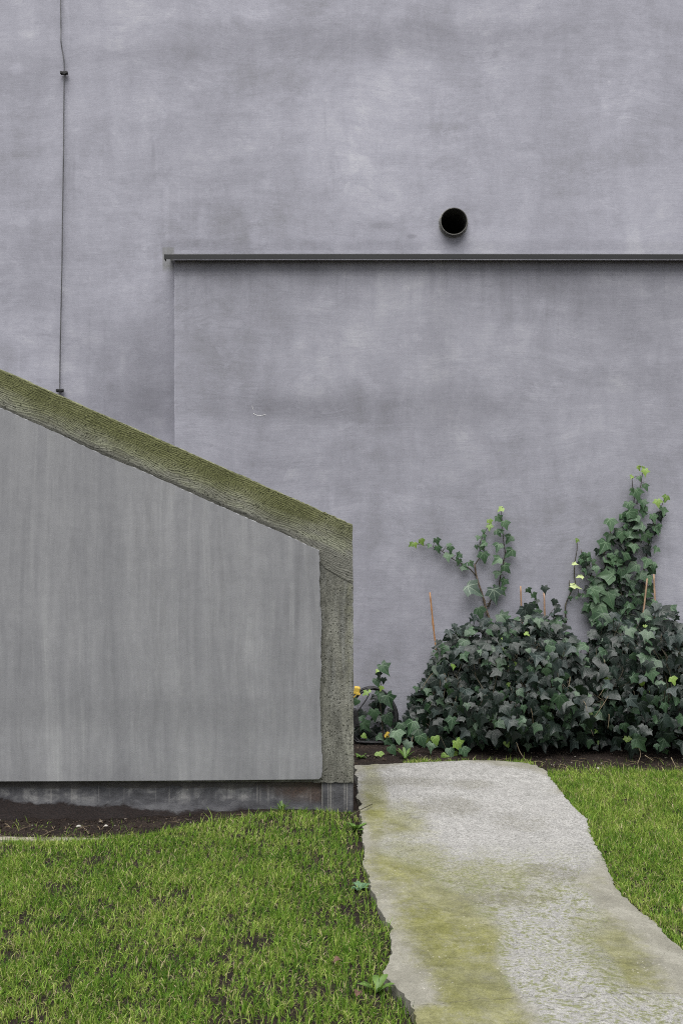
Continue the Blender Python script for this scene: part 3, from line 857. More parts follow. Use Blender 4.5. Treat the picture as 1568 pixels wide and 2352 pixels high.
def make_conductor():
    D = UW_Y - .016 - CAMY
    t = empty('lightning_cable', 'thin dark metal cable running down the left of the wall between two clamps', 'cable', PX(143, 500, D))
    m = plain('dull_steel_cable', (.11, .11, .115), .5, .6, .3, 25)
    md = plain('black_clamp_metal', (.022, .022, .022), .5, .4, .4, 90)
    pts = [(140, -700), (140, -200), (140, 0), (140.5, 60), (140.5, 92), (143, 112), (147, 135), (148, 150), (148, 170), (147, 300), (147, 330), (145.5, 420), (144, 520), (143, 600), (141, 700), (139, 800), (138, 893), (137.5, 1000), (137, 1300)]
    bm = bmesh.new()
    add_tube(bm, catmull([PX(u, v, D - (.006 if 90 < v < 110 else 0)) for u, v in pts], 5), .0033, None, 8)
    from_bm('cable', bm, m, t, True)
    for (u, v) in ((148, 168), (138.5, 897)):
        c = PX(u, v, D)
        bm = bmesh.new()
        add_box(bm, c.x - .021, c.x + .021, c.y - .007, c.y - .003, c.z - .008, c.z + .008, .0015)
        add_box(bm, c.x - .019, c.x + .019, c.y + .002, c.y + .006, c.z - .008, c.z + .008, .0015)
        add_tube(bm, [Vector((c.x, c.y + .005, c.z)), Vector((c.x, UW_Y + .01, c.z))], .005)
        cl = from_bm('clamp', bm, md, t)
        for s in (-1, 1):
            bm = bmesh.new()
            add_tube(bm, [Vector((c.x + s * .0135, c.y - .0145, c.z)), Vector((c.x + s * .0135, c.y + .008, c.z))], .0068, None, 6)
            b = from_bm('bolt', bm, md)
            b.parent = cl; b.matrix_parent_inverse = Matrix.Translation(-t.location)
            b.matrix_parent_inverse = (Matrix.Translation(t.location) @ cl.matrix_parent_inverse).inverted()
make_conductor()

# ------------------------------------------------------------------ stair parapet
def make_parapet():
    t = empty('stair_parapet', 'sloping concrete stair wall with mossy coping and smooth grey infill panel', 'wall', (-.8, SY, 0))
    rr = random.Random(3)
    th = .20
    # far left end, well outside the picture, keeps the same slopes
    L = -520
    def on_top(u): return 848 + 357 / 809 * u
    def on_in(u): return 938 + 324 / 735 * u
    top = densify([px_s(L, on_top(L)), px_s(809, 1205)], .011, .0013, False, rr)
    right = densify([px_s(809, 1205), px_s(810.5, 1341)], .011, .0011, False, rr)
    poly = top + right[1:] + [px_s(780, 1325), px_s(748, 1306), px_s(722, 1276)] + [px_s(720, on_in(720) + 14), px_s(L, on_in(L) + 14)]
    bm = bmesh.new(); add_prism_xz(bm, poly, SY, SY + th)
    from_bm('coping', bm, M_COPING, t)
    pr = densify([px_s(810.5, 1342), px_s(812, 1798)], .011, .0011, False, rr)
    poly = [px_s(722, 1277.5), px_s(748, 1307.5), px_s(780, 1326.5)] + pr + densify([px_s(812, 1798), px_s(720, 1798)], .014, .0012, False, rr)[1:]
    bm = bmesh.new(); add_prism_xz(bm, poly, SY + .0012, SY + th - .002)
    from_bm('end_pier', bm, M_PIER, t)
    # infill core hidden behind the render
    bm = bmesh.new()
    add_prism_xz(bm, [px_s(L, on_in(L) + 12), px_s(724, on_in(724) + 16), px_s(724, 1797), px_s(L, 1797)], SY + .006, SY + th - .008)
    from_bm('wall_core', bm, M_PIER, t)
    # smooth render panel, ragged where it was trowelled off against the frame
    Dp = DSF - .014
    def q(u, v): return px_s(u, v, Dp)
    tp = densify([q(L, on_in(L) - 3), q(110, on_in(110) - 1), q(230, on_in(230) + 3), q(330, on_in(330)), q(520, on_in(520) + 2), q(640, on_in(640) + 1), q(733, 1264)], .012, .0012, False, rr)
    rt = densify([q(733, 1264), q(734, 1320), q(736, 1400), q(739, 1440), q(736, 1490), q(738, 1530), q(734, 1580), q(736, 1640), q(737, 1700), q(741, 1750), q(738, 1786)], .008, .0016, False, rr)
    poly = tp + rt[1:] + [q(732, 1791), q(500, 1792), q(200, 1794), q(L, 1797)]
    bm = bmesh.new(); add_prism_xz(bm, poly, SY - .014, SY + .0005)
    # soft arris on the front face
    fr = [e for e in bm.edges if all(abs(v.co.y - (SY - .014)) < 1e-6 for v in e.verts)]
    bmesh.ops.bevel(bm, geom=fr, offset=.0022, segments=1, affect='EDGES', clamp_overlap=True)
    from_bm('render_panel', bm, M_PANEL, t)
    # plinth: set back under the render, a block under the pier
    bm = bmesh.new()
    xa, xb = px_s(L, 0)[0], px_s(737, 0)[0]
    zt = px_s(0, 1798.5)[1]
    add_box(bm, xa, xb, SY + .030, SY + th - .01, -.25, zt)
    from_bm('plinth', bm, M_PLINTH, t)
    bm = bmesh.new()
    add_box(bm, xb + .0015, px_s(811, 0)[0], SY + .009, SY + th - .006, -.25, zt, .004)
    from_bm('end_plinth_block', bm, M_PLEND, t)
make_parapet()

# wooden edging board by the soil strip
def make_edging():
    k = Mat('weathered_board')
    p = k.pos()
    g = k.noise(k.mapv(p, (2, 60, 60)), 2, 5, .65, .3); d = k.noise(p, 18, 5, .65)
    col = k.ramp(g, [(.3, (.12, .10, .08)), (.5, (.24, .215, .18)), (.7, (.36, .33, .285))])
    col = k.mix(k.mr(d, .44, .60, 0, .9), col, (.05, .042, .03))
    m = k.out(col, .85, k.bump(g, .5, .003), .2)
    a = Vector((*GR(-330, 1925, .02), .0)); b = Vector((*GR(345, 1913, .01), .0))
    d = (b - a).normalized(); nrm = Vector((-d.y, d.x, 0))
    bm = bmesh.new()
    n = 40
    rows = []
    for i in range(n + 1):
        q = a.lerp(b, i / n)
        f = i / n
        top = .026 - .040 * f + .003 * (float(vnoise(i * .4, 0, 1)) - .5)
        w = .030 + .004 * (float(vnoise(i * .5, 4, 1)) - .5)
        rows.append([bm.verts.new(q - nrm * w / 2 + Vector((0, 0, z))) for z in (-.06, top - .004)] + [bm.verts.new(q - nrm * (w / 2 - .004) + Vector((0, 0, top)))] +
                    [bm.verts.new(q + nrm * (w / 2 - .004) + Vector((0, 0, top)))] + [bm.verts.new(q + nrm * w / 2 + Vector((0, 0, z))) for z in (top - .004, -.06)])
    for A, B in zip(rows[:-1], rows[1:]):
        for i in range(5): bm.faces.new((A[i], A[i + 1], B[i + 1], B[i]))
    bm.faces.new(rows[0]); bm.faces.new(list(reversed(rows[-1])))
    o = from_bm('edging_board', bm, m)
    tag(o, 'pale weathered edging board lying in the soil before the stair wall', 'board')
make_edging()

# ------------------------------------------------------------------ grass
def grass_mat():
    k = Mat('grass_blades')
    a = k.n('ShaderNodeAttribute', attribute_name='tint').outputs['Fac']
    h = k.n('ShaderNodeAttribute', attribute_name='along').outputs['Fac']
    col = k.ramp(a, [(0, (.022, .068, .008)), (.30, (.066, .150, .014)), (.60, (.150, .250, .030)), (.82, (.28, .35, .075)), (.90, (.29, .26, .12)), (1, (.36, .31, .19))])
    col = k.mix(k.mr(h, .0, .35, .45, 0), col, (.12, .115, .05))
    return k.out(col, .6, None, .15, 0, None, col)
M_GRASS = grass_mat()

def make_lawn(name, label, xr, yr, side):
    def sample(n, x0, x1, y0, y1):
        return RNG.uniform(x0, x1, n), RNG.uniform(y0, y1, n)
    A = (xr[1] - xr[0]) * (yr[1] - yr[0])
    X, Y = sample(int(A * 92000), *xr, *yr)
    D = Y - CAMY
    u = CX + X * F / np.maximum(D, .3); v = CY + CAMH * F / np.maximum(D, .3)
    infr = (u > -130) & (u < 1700) & (v < 2460) & (D > .5)
    keep = np.where(infr, RNG.random(len(X)) < 1, RNG.random(len(X)) < .10)
    pe = in_poly(X, Y, path_edge)
    keep &= ~pe
    keep &= ~soil_zone(X, Y) | (RNG.random(len(X)) < np.where((u > 822) & (u < 1000), .045, .014))
    if side == 'left':
        keep &= (u < 1000) & (Y < SY - .004)
        keep &= ~((X > px_s(811, 0)[0]) & (v < 1860))
    else:
        keep &= (X > 0) & (Y < -.45)
        keep &= (u > 1000) | ((u > 832) & (v > 1712) & (RNG.random(len(X)) < .9))
        keep &= (v >= 1745) | (u < 1000)
    # thin and bare places
    dens = vnoise(X, Y, 6.0, 3) * .25 + vnoise(X, Y, 17, 5) * .40 + vnoise(X, Y, 36, 6) * .35
    if side == 'left':
        thr = np.clip((dens - .25) * 3.6, .12, 1)
    else:
        thr = np.clip((dens - .16) * 3.6, .18, 1)
    if side == 'left':
        # bare soil kept along the path's left edge
        ex = np.array([p[0] for p in path_poly]); ey = np.array([p[1] for p in path_poly])
        order = np.argsort(ey[33:]); exl = np.interp(Y, ey[33:][order], ex[33:][order])
        gap = exl - X
        thr *= np.where(gap < .10, np.clip(.25 + gap * 6 * vnoise(X, Y, 8, 9) * 2, .12, 1), 1)
    keep &= RNG.random(len(X)) < thr
    X, Y, dens = X[keep], Y[keep], dens[keep]
    n = len(X)
    # tufts: pull blades towards shared points
    cellx = np.floor(X / .022); celly = np.floor(Y / .022)
    hx = np.modf(np.abs(np.sin(cellx * 12.9898 + celly * 78.233) * 43758.5453))[0]
    hy = np.modf(np.abs(np.sin(cellx * 39.346 + celly * 11.135) * 24634.6345))[0]
    pull = RNG.uniform(.1, .75, n)
    X2 = X + ((cellx + .2 + .6 * hx) * .022 - X) * pull; Y2 = Y + ((celly + .2 + .6 * hy) * .022 - Y) * pull
    bad = in_poly(X2, Y2, path_edge)
    X = np.where(bad, X, X2); Y = np.where(bad, Y, Y2)
    Z = gz(X, Y) - .004
    hgt = RNG.gamma(6, 1 / 6, n) * (.0195 if side == 'left' else .021) * (.75 + .5 * vnoise(X, Y, 9, 6))
    hgt = np.clip(hgt, .007, .05)
    lng = RNG.random(n) < .02
    hgt[lng] *= 1.6
    wid = RNG.uniform(.0008, .0017, n)
    az = RNG.uniform(0, 2 * math.pi, n)
    lean = np.abs(RNG.normal(.65, .45, n))
    dry = RNG.random(n) < .15
    lean[dry] = np.abs(RNG.normal(1.25, .35, dry.sum()))
    drift = np.stack([np.cos(az), np.sin(az)], 1) + np.array([.10, -.05])
    drift /= np.linalg.norm(drift, axis=1)[:, None]
    fz = RNG.uniform(0, math.pi, n)
    wv = np.stack([np.cos(fz), np.sin(fz)], 1)
    base = np.stack([X, Y, Z], 1)
    up = np.array([0, 0, 1.0])
    d3 = np.concatenate([drift, np.zeros((n, 1))], 1); w3 = np.concatenate([wv, np.zeros((n, 1))], 1)
    a1 = lean * .45; a2 = np.minimum(lean * 1.15, 1.75)
    m1 = base + hgt[:, None] * .5 * (np.cos(a1)[:, None] * up + np.sin(a1)[:, None] * d3)
    tp = m1 + hgt[:, None] * .55 * (np.cos(a2)[:, None] * up + np.sin(a2)[:, None] * d3)
    tp[:, 2] = np.maximum(tp[:, 2], Z + .004)
    V = np.empty((n, 5, 3))
    V[:, 0] = base - w3 * wid[:, None] * .8; V[:, 1] = base + w3 * wid[:, None] * .8
    V[:, 2] = m1 + w3 * wid[:, None] * .75; V[:, 3] = m1 - w3 * wid[:, None] * .75
    V[:, 4] = tp
    b = np.arange(n)[:, None] * 5
    Fc = np.concatenate([b + [0, 1, 2], b + [0, 2, 3], b + [3, 2, 4]], 0)
    tint = np.clip(.52 + .16 * (vnoise(X, Y, 3.5, 8) - .5) + .34 * (vnoise(X, Y, 15, 2) - .5) + RNG.normal(0, .20, n), 0, .84)
    if side == 'right': tint = np.clip(tint + .05, 0, .82)
    strawp = np.clip(.15 + .5 * (.5 - dens), .03, .4)
    tint = np.where(dry & (RNG.random(n) < .75), RNG.uniform(.84, 1, n), tint)
    tint = np.where(RNG.random(n) < strawp * .35, RNG.uniform(.86, 1, n), tint)
    al = np.tile(np.array([0, 0, .5, .5, 1.0]), n)
    me = np_mesh(name, V.reshape(-1, 3), Fc, None, {'tint': np.repeat(tint, 5), 'along': al})
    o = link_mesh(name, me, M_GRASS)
    tag(o, label, 'grass', kind='stuff')
    return n
n1 = make_lawn('lawn_grass', 'patchy short grass of the lawn left of the concrete path', (-2.3, .75), (-5.0, -1.30), 'left')
n2 = make_lawn('lawn_grass', 'even short grass of the lawn right of the concrete path', (.3, 3.0), (-4.6, -.5), 'right')
print('blades', n1, n2)

# ------------------------------------------------------------------ ivy
def leaf_mat(name, c_dark, c_mid, c_light, vein, veinamt, rough, spec, tr):
    k = Mat(name)
    oi = k.n('ShaderNodeObjectInfo').outputs['Random']
    ri = k.n('ShaderNodeNewGeometry').outputs['Random Per Island']
    r = k.ma('FRACT', k.ma('ADD', k.ma('MULTIPLY', oi, 3.7), ri))
    nz = k.noise(k.pos(), 30, 4, .6)
    f = k.ma('ADD', k.ma('MULTIPLY', r, .75), k.ma('MULTIPLY', nz, .3))
    col = k.ramp(f, [(.1, c_dark), (.5, c_mid), (.95, c_light)])
    uv = k.n('ShaderNodeUVMap').outputs[0]
    x, y, _ = k.sep(uv)
    vm = None
    for a in (0, 42, -42, 92, -92):
        ca, sa = math.cos(R(a)), math.sin(R(a))
        d = k.ma('ABSOLUTE', k.ma('SUBTRACT', k.ma('MULTIPLY', x, ca), k.ma('MULTIPLY', y, sa)))
        al = k.ma('ADD', k.ma('MULTIPLY', x, sa), k.ma('MULTIPLY', y, ca))
        wd = k.mr(al, 0, .9, .030, .010, False)
        q = k.ma('MULTIPLY', k.mr(k.ma('DIVIDE', d, wd), 1.3, .5), k.mr(al, 0, .02))
        vm = q if vm is None else k.ma('MAXIMUM', vm, q)
    # faint netting between the main veins
    net = k.mr(k.vor(k.comb(x, y, r), 9, 1, 'DISTANCE_TO_EDGE'), .06, .0, 0, .35)
    vm = k.ma('MAXIMUM', vm, net)
    col = k.mix(k.ma('MULTIPLY', vm, veinamt), col, vein)
    h = k.ma('ADD', k.ma('MULTIPLY', vm, -.5), k.ma('MULTIPLY', nz, .4))
    return k.out(col, rough, k.bump(h, .35, .003), spec, 0, None, tr)

LEAFM_ = None
LEAFM = [leaf_mat('ivy_leaf_dark', (.0035, .008, .006), (.0060, .0130, .0092), (.0105, .0205, .0145), (.036, .053, .039), .45, .36, .36, (.03, .07, .015)),
         leaf_mat('ivy_leaf_green', (.013, .034, .015), (.024, .055, .026), (.040, .080, .038), (.11, .17, .10), .55, .44, .4, (.06, .14, .03)),
         leaf_mat('ivy_leaf_fresh', (.07, .14, .022), (.12, .21, .035), (.20, .30, .06), (.32, .42, .14), .5, .45, .45, (.20, .32, .04)),
         leaf_mat('ivy_leaf_pale', (.34, .42, .17), (.44, .52, .24), (.52, .58, .30), (.6, .65, .38), .4, .5, .4, (.4, .5, .15)),
         leaf_mat('ivy_leaf_greyed', (.012, .021, .018), (.020, .031, .028), (.033, .047, .043), (.10, .125, .11), .55, .44, .30, (.04, .08, .03)),
         leaf_mat('ivy_leaf_veined', (.026, .046, .034), (.042, .068, .050), (.062, .095, .070), (.20, .25, .19), .8, .45, .35, (.06, .11, .05)),
         leaf_mat('ivy_leaf_climbing', (.022, .056, .024), (.038, .082, .038), (.064, .118, .058), (.15, .23, .13), .6, .45, .35, (.07, .15, .03)),
         leaf_mat('ivy_leaf_withered', (.05, .034, .018), (.085, .058, .030), (.13, .10, .05), (.16, .12, .07), .4, .6, .2, (.08, .05, .02))]

def leaf_shape(rnd, kind):
    """half outlines of an ivy leaf, base at 0, tip at y = 1"""
    if kind == 'heart':
        half = [(.10, -.10), (.28, -.13), (.42, 0), (.47, .18), (.42, .36), (.30, .58), (.13, .80)]
    elif kind == 'three':
        half = [(.12, -.12), (.30, -.08), (.46, .08), (.60, .34), (.40, .40), (.25, .52), (.12, .78)]
    else:
        half = [(.13, -.16), (.36, -.16), (.38, .03), (.62, .30), (.38, .36), (.25, .50), (.12, .76)]
    jit = lambda s: rnd.gauss(0, s)
    asym = 1 + jit(.10)
    out = []
    for s in (1, -1):
        pts = [((x * (asym if s > 0 else 1) + jit(.02)) * s, y + jit(.025)) for x, y in half]
        out.append(pts)
    outline = out[0] + [(jit(.03), 1.0)] + list(reversed(out[1])) + [(0, -.02)]
    return outline

def leaf_arrays(rnd, kind):
    ol = leaf_shape(rnd, kind)
    n = len(ol)
    V2 = [(0, .02)] + [(x * .52, y * .52 + .01) for x, y in ol] + ol
    fold = rnd.uniform(.05, .30); droop = rnd.uniform(-.02, .34); side = rnd.uniform(-.05, .25)
    ph = rnd.uniform(0, 6)
    V = []
    for x, y in V2:
        z = fold * abs(x) - droop * max(y, 0) ** 2 - side * x * x * 1.6 + .035 * math.sin(9 * math.atan2(x, y + .05) + ph) * math.hypot(x, y)
        V.append((x, y, z))
    fc = []
    for i in range(n):
        j = (i + 1) % n
        fc.append((0, 1 + j, 1 + i))
        fc.append((1 + i, 1 + j, 1 + n + j)); fc.append((1 + i, 1 + n + j, 1 + n + i))
    return np.array(V), np.array(fc), np.array(V2)

rl = random.Random(21)
SHAPES = [leaf_arrays(rl, kd) for kd in ('five', 'five', 'five', 'three', 'three', 'heart', 'five', 'three')]
LEAF_ME = {}
def leaf_mesh(shape, mat):
    if (shape, mat) not in LEAF_ME:
        V, Fc, U = SHAPES[shape]
        me = np_mesh('leaf', V, Fc, U, None, True)
        me.materials.append(LEAFM[mat])
        LEAF_ME[(shape, mat)] = me
    return LEAF_ME[(shape, mat)]

def leaf_matrix(center, tip, nrm, size):
    n = Vector(nrm).normalized(); t = Vector(tip)
    t = (t - n * t.dot(n)).normalized()
    s = t.cross(n)
    m = Matrix((s, t, n)).transposed()
    M4 = m.to_4x4()
    M4 = M4 @ Matrix.Diagonal((size, size, size, 1))
    base = Vector(center) - (m @ Vector((0, .36, 0))) * size
    M4.translation = base
    return M4

def leaf_obj(parent, M4, shape, mat):
    o = bpy.data.objects.new('leaf', leaf_mesh(shape, mat))
    COL.objects.link(o)
    o.parent = parent
    o.matrix_parent_inverse = Matrix.Translation(-parent.location)
    o.matrix_basis = M4
    return o

def leaf_stuff(name, parent, items, thing_kind='stuff'):
    """many leaves joined: items of (matrix, shape, mat)"""
    Vs, Fs, Us, Ms = [], [], [], []
    off = 0
    for M4, s, m in items:
        V, Fc, U = SHAPES[s]
        A = np.array(M4)
        Vs.append(V @ A[:3, :3].T + A[:3, 3]); Fs.append(Fc + off); Us.append(U); Ms.append(np.full(len(Fc), m, np.int32))
        off += len(V)
    me = np_mesh(name, np.concatenate(Vs), np.concatenate(Fs), np.concatenate(Us), None, True)
    for mm in LEAFM: me.materials.append(mm)
    me.polygons.foreach_set('material_index', np.concatenate(Ms))
    o = bpy.data.objects.new(name, me)
    COL.objects.link(o)
    o.parent = parent; o.matrix_parent_inverse = Matrix.Translation(-parent.location)
    o['kind'] = 'stuff'
    return o

M_STEM = plain('ivy_stem_brown', (.105, .080, .055), .75, 0, .4, 60, .3, .5)
M_STEMG = plain('ivy_stem_dark', (.045, .040, .026), .75, 0, .4, 60, .3, .5)
M_STEMP = plain('ivy_stem_dry', (.15, .12, .075), .75, 0, .3, 60, .3, .4)

def stem(parent, pts, r0, r1, mat, name='stem'):
    bm = bmesh.new()
    add_tube(bm, catmull(pts, 4), r0, r1, 6)
    return from_bm(name, bm, mat, parent, True)

Z6 = lambda a, b: ((1450 + a * .38265) * .6272, (1650 + b * .38265) * .6272)
Z7 = lambda a, b: ((1950 + a * .35077) * .6272, (1650 + b * .35077) * .6272)
Z5 = lambda a, b: ((1280 + a * .20408) * .6272, (2350 + b * .20408) * .6272)

def vine(name, label, conv, zs, stems, leaves, gap=.018, group=None, m_big=False, fill=0):
    """climbing shoot: traced stems hug the wall, one leaf object for every traced leaf"""
    base = PX(*conv(*stems[0][0][0]), -CAMY - gap)
    t = empty(name, label, 'ivy', base, group)
    for st in stems:
        pts, r0, r1 = st[0], st[1], st[2]
        mat = st[3] if len(st) > 3 else M_STEM
        stem(t, [PX(*conv(a, b), -CAMY - gap * (.45 + .3 * math.sin(i * 2.1)) - r0) for i, (a, b) in enumerate(pts)], r0, r1, mat)
    px = zs * .6272
    leaves = list(leaves)
    for _ in range(fill):
        st = rl.choice(stems)
        i = rl.randrange(len(st[0]) - 1)
        f = rl.random()
        a = st[0][i][0] * (1 - f) + st[0][i + 1][0] * f + rl.gauss(0, 45); b = st[0][i][1] * (1 - f) + st[0][i + 1][1] * f + rl.gauss(0, 30)
        if b < 620: continue
        leaves.append((a, b, rl.uniform(60, 130), rl.choice([.1, .3, .5, .8])))
    allst = [PX(*conv(a, b), -CAMY - gap * .6) for st in stems for a, b in st[0]]
    for L in leaves:
        a, b, w, cls = L[:4]
        tipdir = L[4] if len(L) > 4 else None
        D = -CAMY - gap - rl.uniform(.005, .03) - w * px * .0004
        c = PX(*conv(a, b), D)
        size = w * px * D / F * (1.0 if m_big else .98)
        if len(L) == 4 and 0 <= cls < .75: D = min(D + .015, -CAMY - .006); c = PX(*conv(a, b), D)
        if cls >= 1.55: m = 2
        elif cls >= .75: m = 6
        elif cls >= .45: m = 1
        elif cls >= 0: m = 0
        elif cls > -1.5: m = 3
        else: m = 5
        ang = tipdir if tipdir is not None else rl.gauss(0, 28)
        tip = (math.sin(R(ang)), rl.uniform(-.35, .05), -math.cos(R(ang)))
        nrm = (rl.gauss(0, .28), -1, rl.uniform(.05, .75))
        if m == 3: nrm = (rl.gauss(0, .3), -.45, .9)
        M4 = leaf_matrix(c, tip, nrm, size)
        leaf_obj(t, M4, rl.choice([0, 1, 2, 3, 4, 6, 7]), m)
        # stalk back to the nearest stem point
        s = min(allst, key=lambda q: (q - c).length)
        bp = M4.translation
        if .012 < (s - bp).length < .13:
            stem(t, [s, s.lerp(bp, .5) + Vector((0, -.012, .006)), bp], .0011, .0008, M_STEMG if m != 2 else M_STEM, 'leaf_stalk')
    return t

A_stems = [([(925, 1690), (880, 1580), (845, 1460), (820, 1370), (790, 1280), (765, 1190), (750, 1090)], .0058, .0042),
           ([(752, 1095), (770, 1065), (795, 1020), (800, 950), (800, 880), (820, 840), (850, 780), (880, 720), (900, 680)], .0034, .0012, M_STEMG),
           ([(760, 1195), (700, 1130), (620, 1080), (530, 1030), (440, 965), (350, 920), (280, 905), (210, 900), (150, 890)], .0034, .0010, M_STEMG),
           ([(870, 1500), (905, 1430), (970, 1340), (1000, 1180), (1025, 1060), (1040, 980), (1030, 900), (1020, 800), (1015, 720), (1010, 640), (1000, 560)], .0036, .0012, M_STEMG),
           ([(885, 1600), (840, 1530), (850, 1430), (780, 1380)], .0022, .001, M_STEMP), ([(860, 1470), (900, 1460), (880, 1510), (905, 1440)], .0022, .001, M_STEM)]
A_leaves = [(140, 900, 60, 2, -60), (180, 905, 60, 2, 20), (245, 875, 75, 1.6), (315, 910, 55, 1.2), (390, 870, 78, 1), (400, 945, 85, 1), (505, 910, 60, .8), (518, 945, 75, 1), (497, 1015, 100, 1), (595, 1005, 72, 1), (600, 1065, 70, 1), (715, 1088, 75, .8, 40), (655, 1120, 85, 1, 60),
            (895, 685, 65, 2), (890, 735, 72, 1.7), (835, 775, 48, 1.2), (783, 835, 55, 1), (845, 825, 55, 1), (838, 890, 75, 1), (770, 925, 52, .7), (825, 935, 60, 1), (840, 1015, 115, 1, 10),
            (998, 562, 68, 2), (985, 655, 85, 1.5), (1045, 710, 98, 1), (975, 785, 80, .8), (1080, 845, 98, .7), (1010, 775, 50, 1), (975, 920, 102, .8), (1085, 975, 115, .9), (965, 1050, 105, .8), (1055, 1125, 105, .8), (960, 1180, 85, .8), (1028, 1260, 90, .8), (940, 1305, 50, .6), (1015, 1345, 95, .8, 30),
            (735, 1325, 180, -2, 55), (940, 1385, 165, -2, 10), (800, 1550, 130, .5, 20), (1025, 1605, 140, .6, 40), (890, 1635, 65, .8)]
vine('climbing_ivy', 'three branched young ivy shoot climbing the wall above the left ivy bush', Z6, .38265, A_stems, A_leaves)

Y_stems = [([(345, 1800), (338, 1640), (350, 1580), (395, 1480), (440, 1390), (430, 1300), (440, 1150), (460, 1030), (458, 945)], .0042, .0018, M_STEMG),
           ([(395, 1480), (380, 1410), (382, 1350)], .0026, .0016, M_STEMG), ([(440, 1400), (470, 1450), (478, 1505)], .0022, .0014, M_STEMG)]
Y_leaves = [(462, 940, 48, 1.7), (455, 925, 26, 2), (437, 1182, 66, -1, 70), (490, 1312, 78, -1, -60), (443, 1420, 120, -1, 80), (485, 1510, 45, 1.2), (525, 1515, 55, .8), (390, 1540, 52, 1.2), (395, 1455, 44, 1.0), (455, 1540, 40, .8), (345, 1690, 40, 1.0)]
vine('climbing_ivy', 'sparse ivy shoot with a few pale yellow leaves between the two bushes', Z7, .35077, Y_stems, Y_leaves)

B_stems = [([(905, 1700), (920, 1500), (955, 1300), (950, 1150), (980, 950), (1020, 800), (1040, 640), (1055, 500), (1040, 390), (1033, 295)], .0055, .0016, M_STEMG),
           ([(1080, 560), (1110, 430), (1128, 340), (1140, 250), (1150, 200)], .0024, .0012, M_STEMG),
           ([(1140, 1330), (1165, 1200), (1190, 1060), (1220, 900), (1250, 780), (1310, 660), (1355, 540), (1370, 500)], .0040, .0012, M_STEMG),
           ([(640, 1780), (690, 1600), (680, 1440), (600, 1310), (550, 1200), (515, 1110), (500, 1030)], .0036, .0014, M_STEM),
           ([(700, 1790), (715, 1600), (740, 1350), (755, 1180), (735, 1080), (820, 1000), (800, 940), (808, 830)], .0042, .0030, M_STEM),
           ([(900, 1560), (840, 1380), (800, 1200), (810, 1100)], .0024, .0016, M_STEMG)]
B_leaves = [(1105, 180, 58, 2), (1170, 228, 85, 2), (1150, 183, 42, 2), (1027, 275, 52, 1.9), (1112, 290, 62, 1.5), (1180, 378, 82, 1.4, 20), (1035, 410, 52, 1.2), (1090, 455, 135, 1), (1010, 580, 122, 1), (1150, 555, 105, .9), (1148, 605, 95, .9), (1050, 690, 138, .9), (960, 720, 125, .6), (1150, 665, 95, 1.1), (1110, 785, 132, .8), (970, 795, 65, 1.1), (912, 880, 150, .4), (1035, 885, 142, .9), (810, 762, 145, .9, 5), (742, 1000, 155, .9), (1030, 1005, 135, .6), (1192, 915, 135, .9), (1258, 705, 102, 1.2), (1292, 828, 112, 1.3), (1322, 790, 55, 1.5), (1390, 500, 82, 2), (1305, 545, 90, 1.8), (1360, 630, 115, 1.2), (1282, 1035, 85, 1), (1185, 1165, 125, 1), (1262, 1225, 95, .8), (1040, 1220, 145, .8), (935, 1120, 145, .9), (800, 1140, 145, .8), (770, 1300, 185, .8), (880, 1280, 125, .4), (980, 1320, 115, .7), (1150, 1310, 125, .9), (690, 1430, 165, .8), (1030, 1400, 125, .5), (800, 1540, 190, .9), (640, 1440, 90, .4), (1060, 1510, 125, .7), (1100, 1590, 130, .7), (1000, 1640, 125, .8), (675, 1670, 190, .8), (870, 1720, 165, .6), (1230, 1410, 95, .4), (1150, 1525, 70, .9), (640, 1540, 90, .5), (660, 1580, 70, .9), (950, 1250, 90, .5), (930, 1010, 90, .4), (1000, 1480, 110, .4), (930, 1440, 110, .3), (1090, 1340, 80, .5), (1120, 850, 60, 1.3), (1080, 640, 60, 1.4), (870, 1600, 110, .3), (960, 1560, 100, .3), (1210, 1640, 110, .4), (960, 1370, 100, .4),
            (535, 1080, 50, 1.1), (585, 1085, 52, .9), (500, 1155, 62, 1), (588, 1137, 50, 1), (555, 1195, 80, .5), (630, 1160, 65, .8), (635, 1205, 62, .9), (555, 1262, 72, .8), (660, 1240, 82, .9), (610, 1340, 72, .9), (570, 1150, 60, .5), (610, 1250, 70, .4), (590, 1480, 60, .6), (620, 1400, 70, .5), (615, 1790, 60, 1.5), (650, 1740, 50, 1.4)]
_rb = random.Random(31)
B_base = [(_rb.uniform(580, 1230), _rb.uniform(1420, 1800), _rb.uniform(90, 165), _rb.choice([.2, .4, .5, .6, .8])) for _ in range(44)]
B_base += [(_rb.gauss(985, 70), _rb.uniform(640, 1420), _rb.uniform(90, 140), _rb.choice([.2, .4, .6, .8])) for _ in range(24)]
vine('climbing_ivy', 'tallest dense ivy climbing the wall above the right ivy bush', Z7, .35077, B_stems, B_leaves + B_base, .026, None, True, 85)

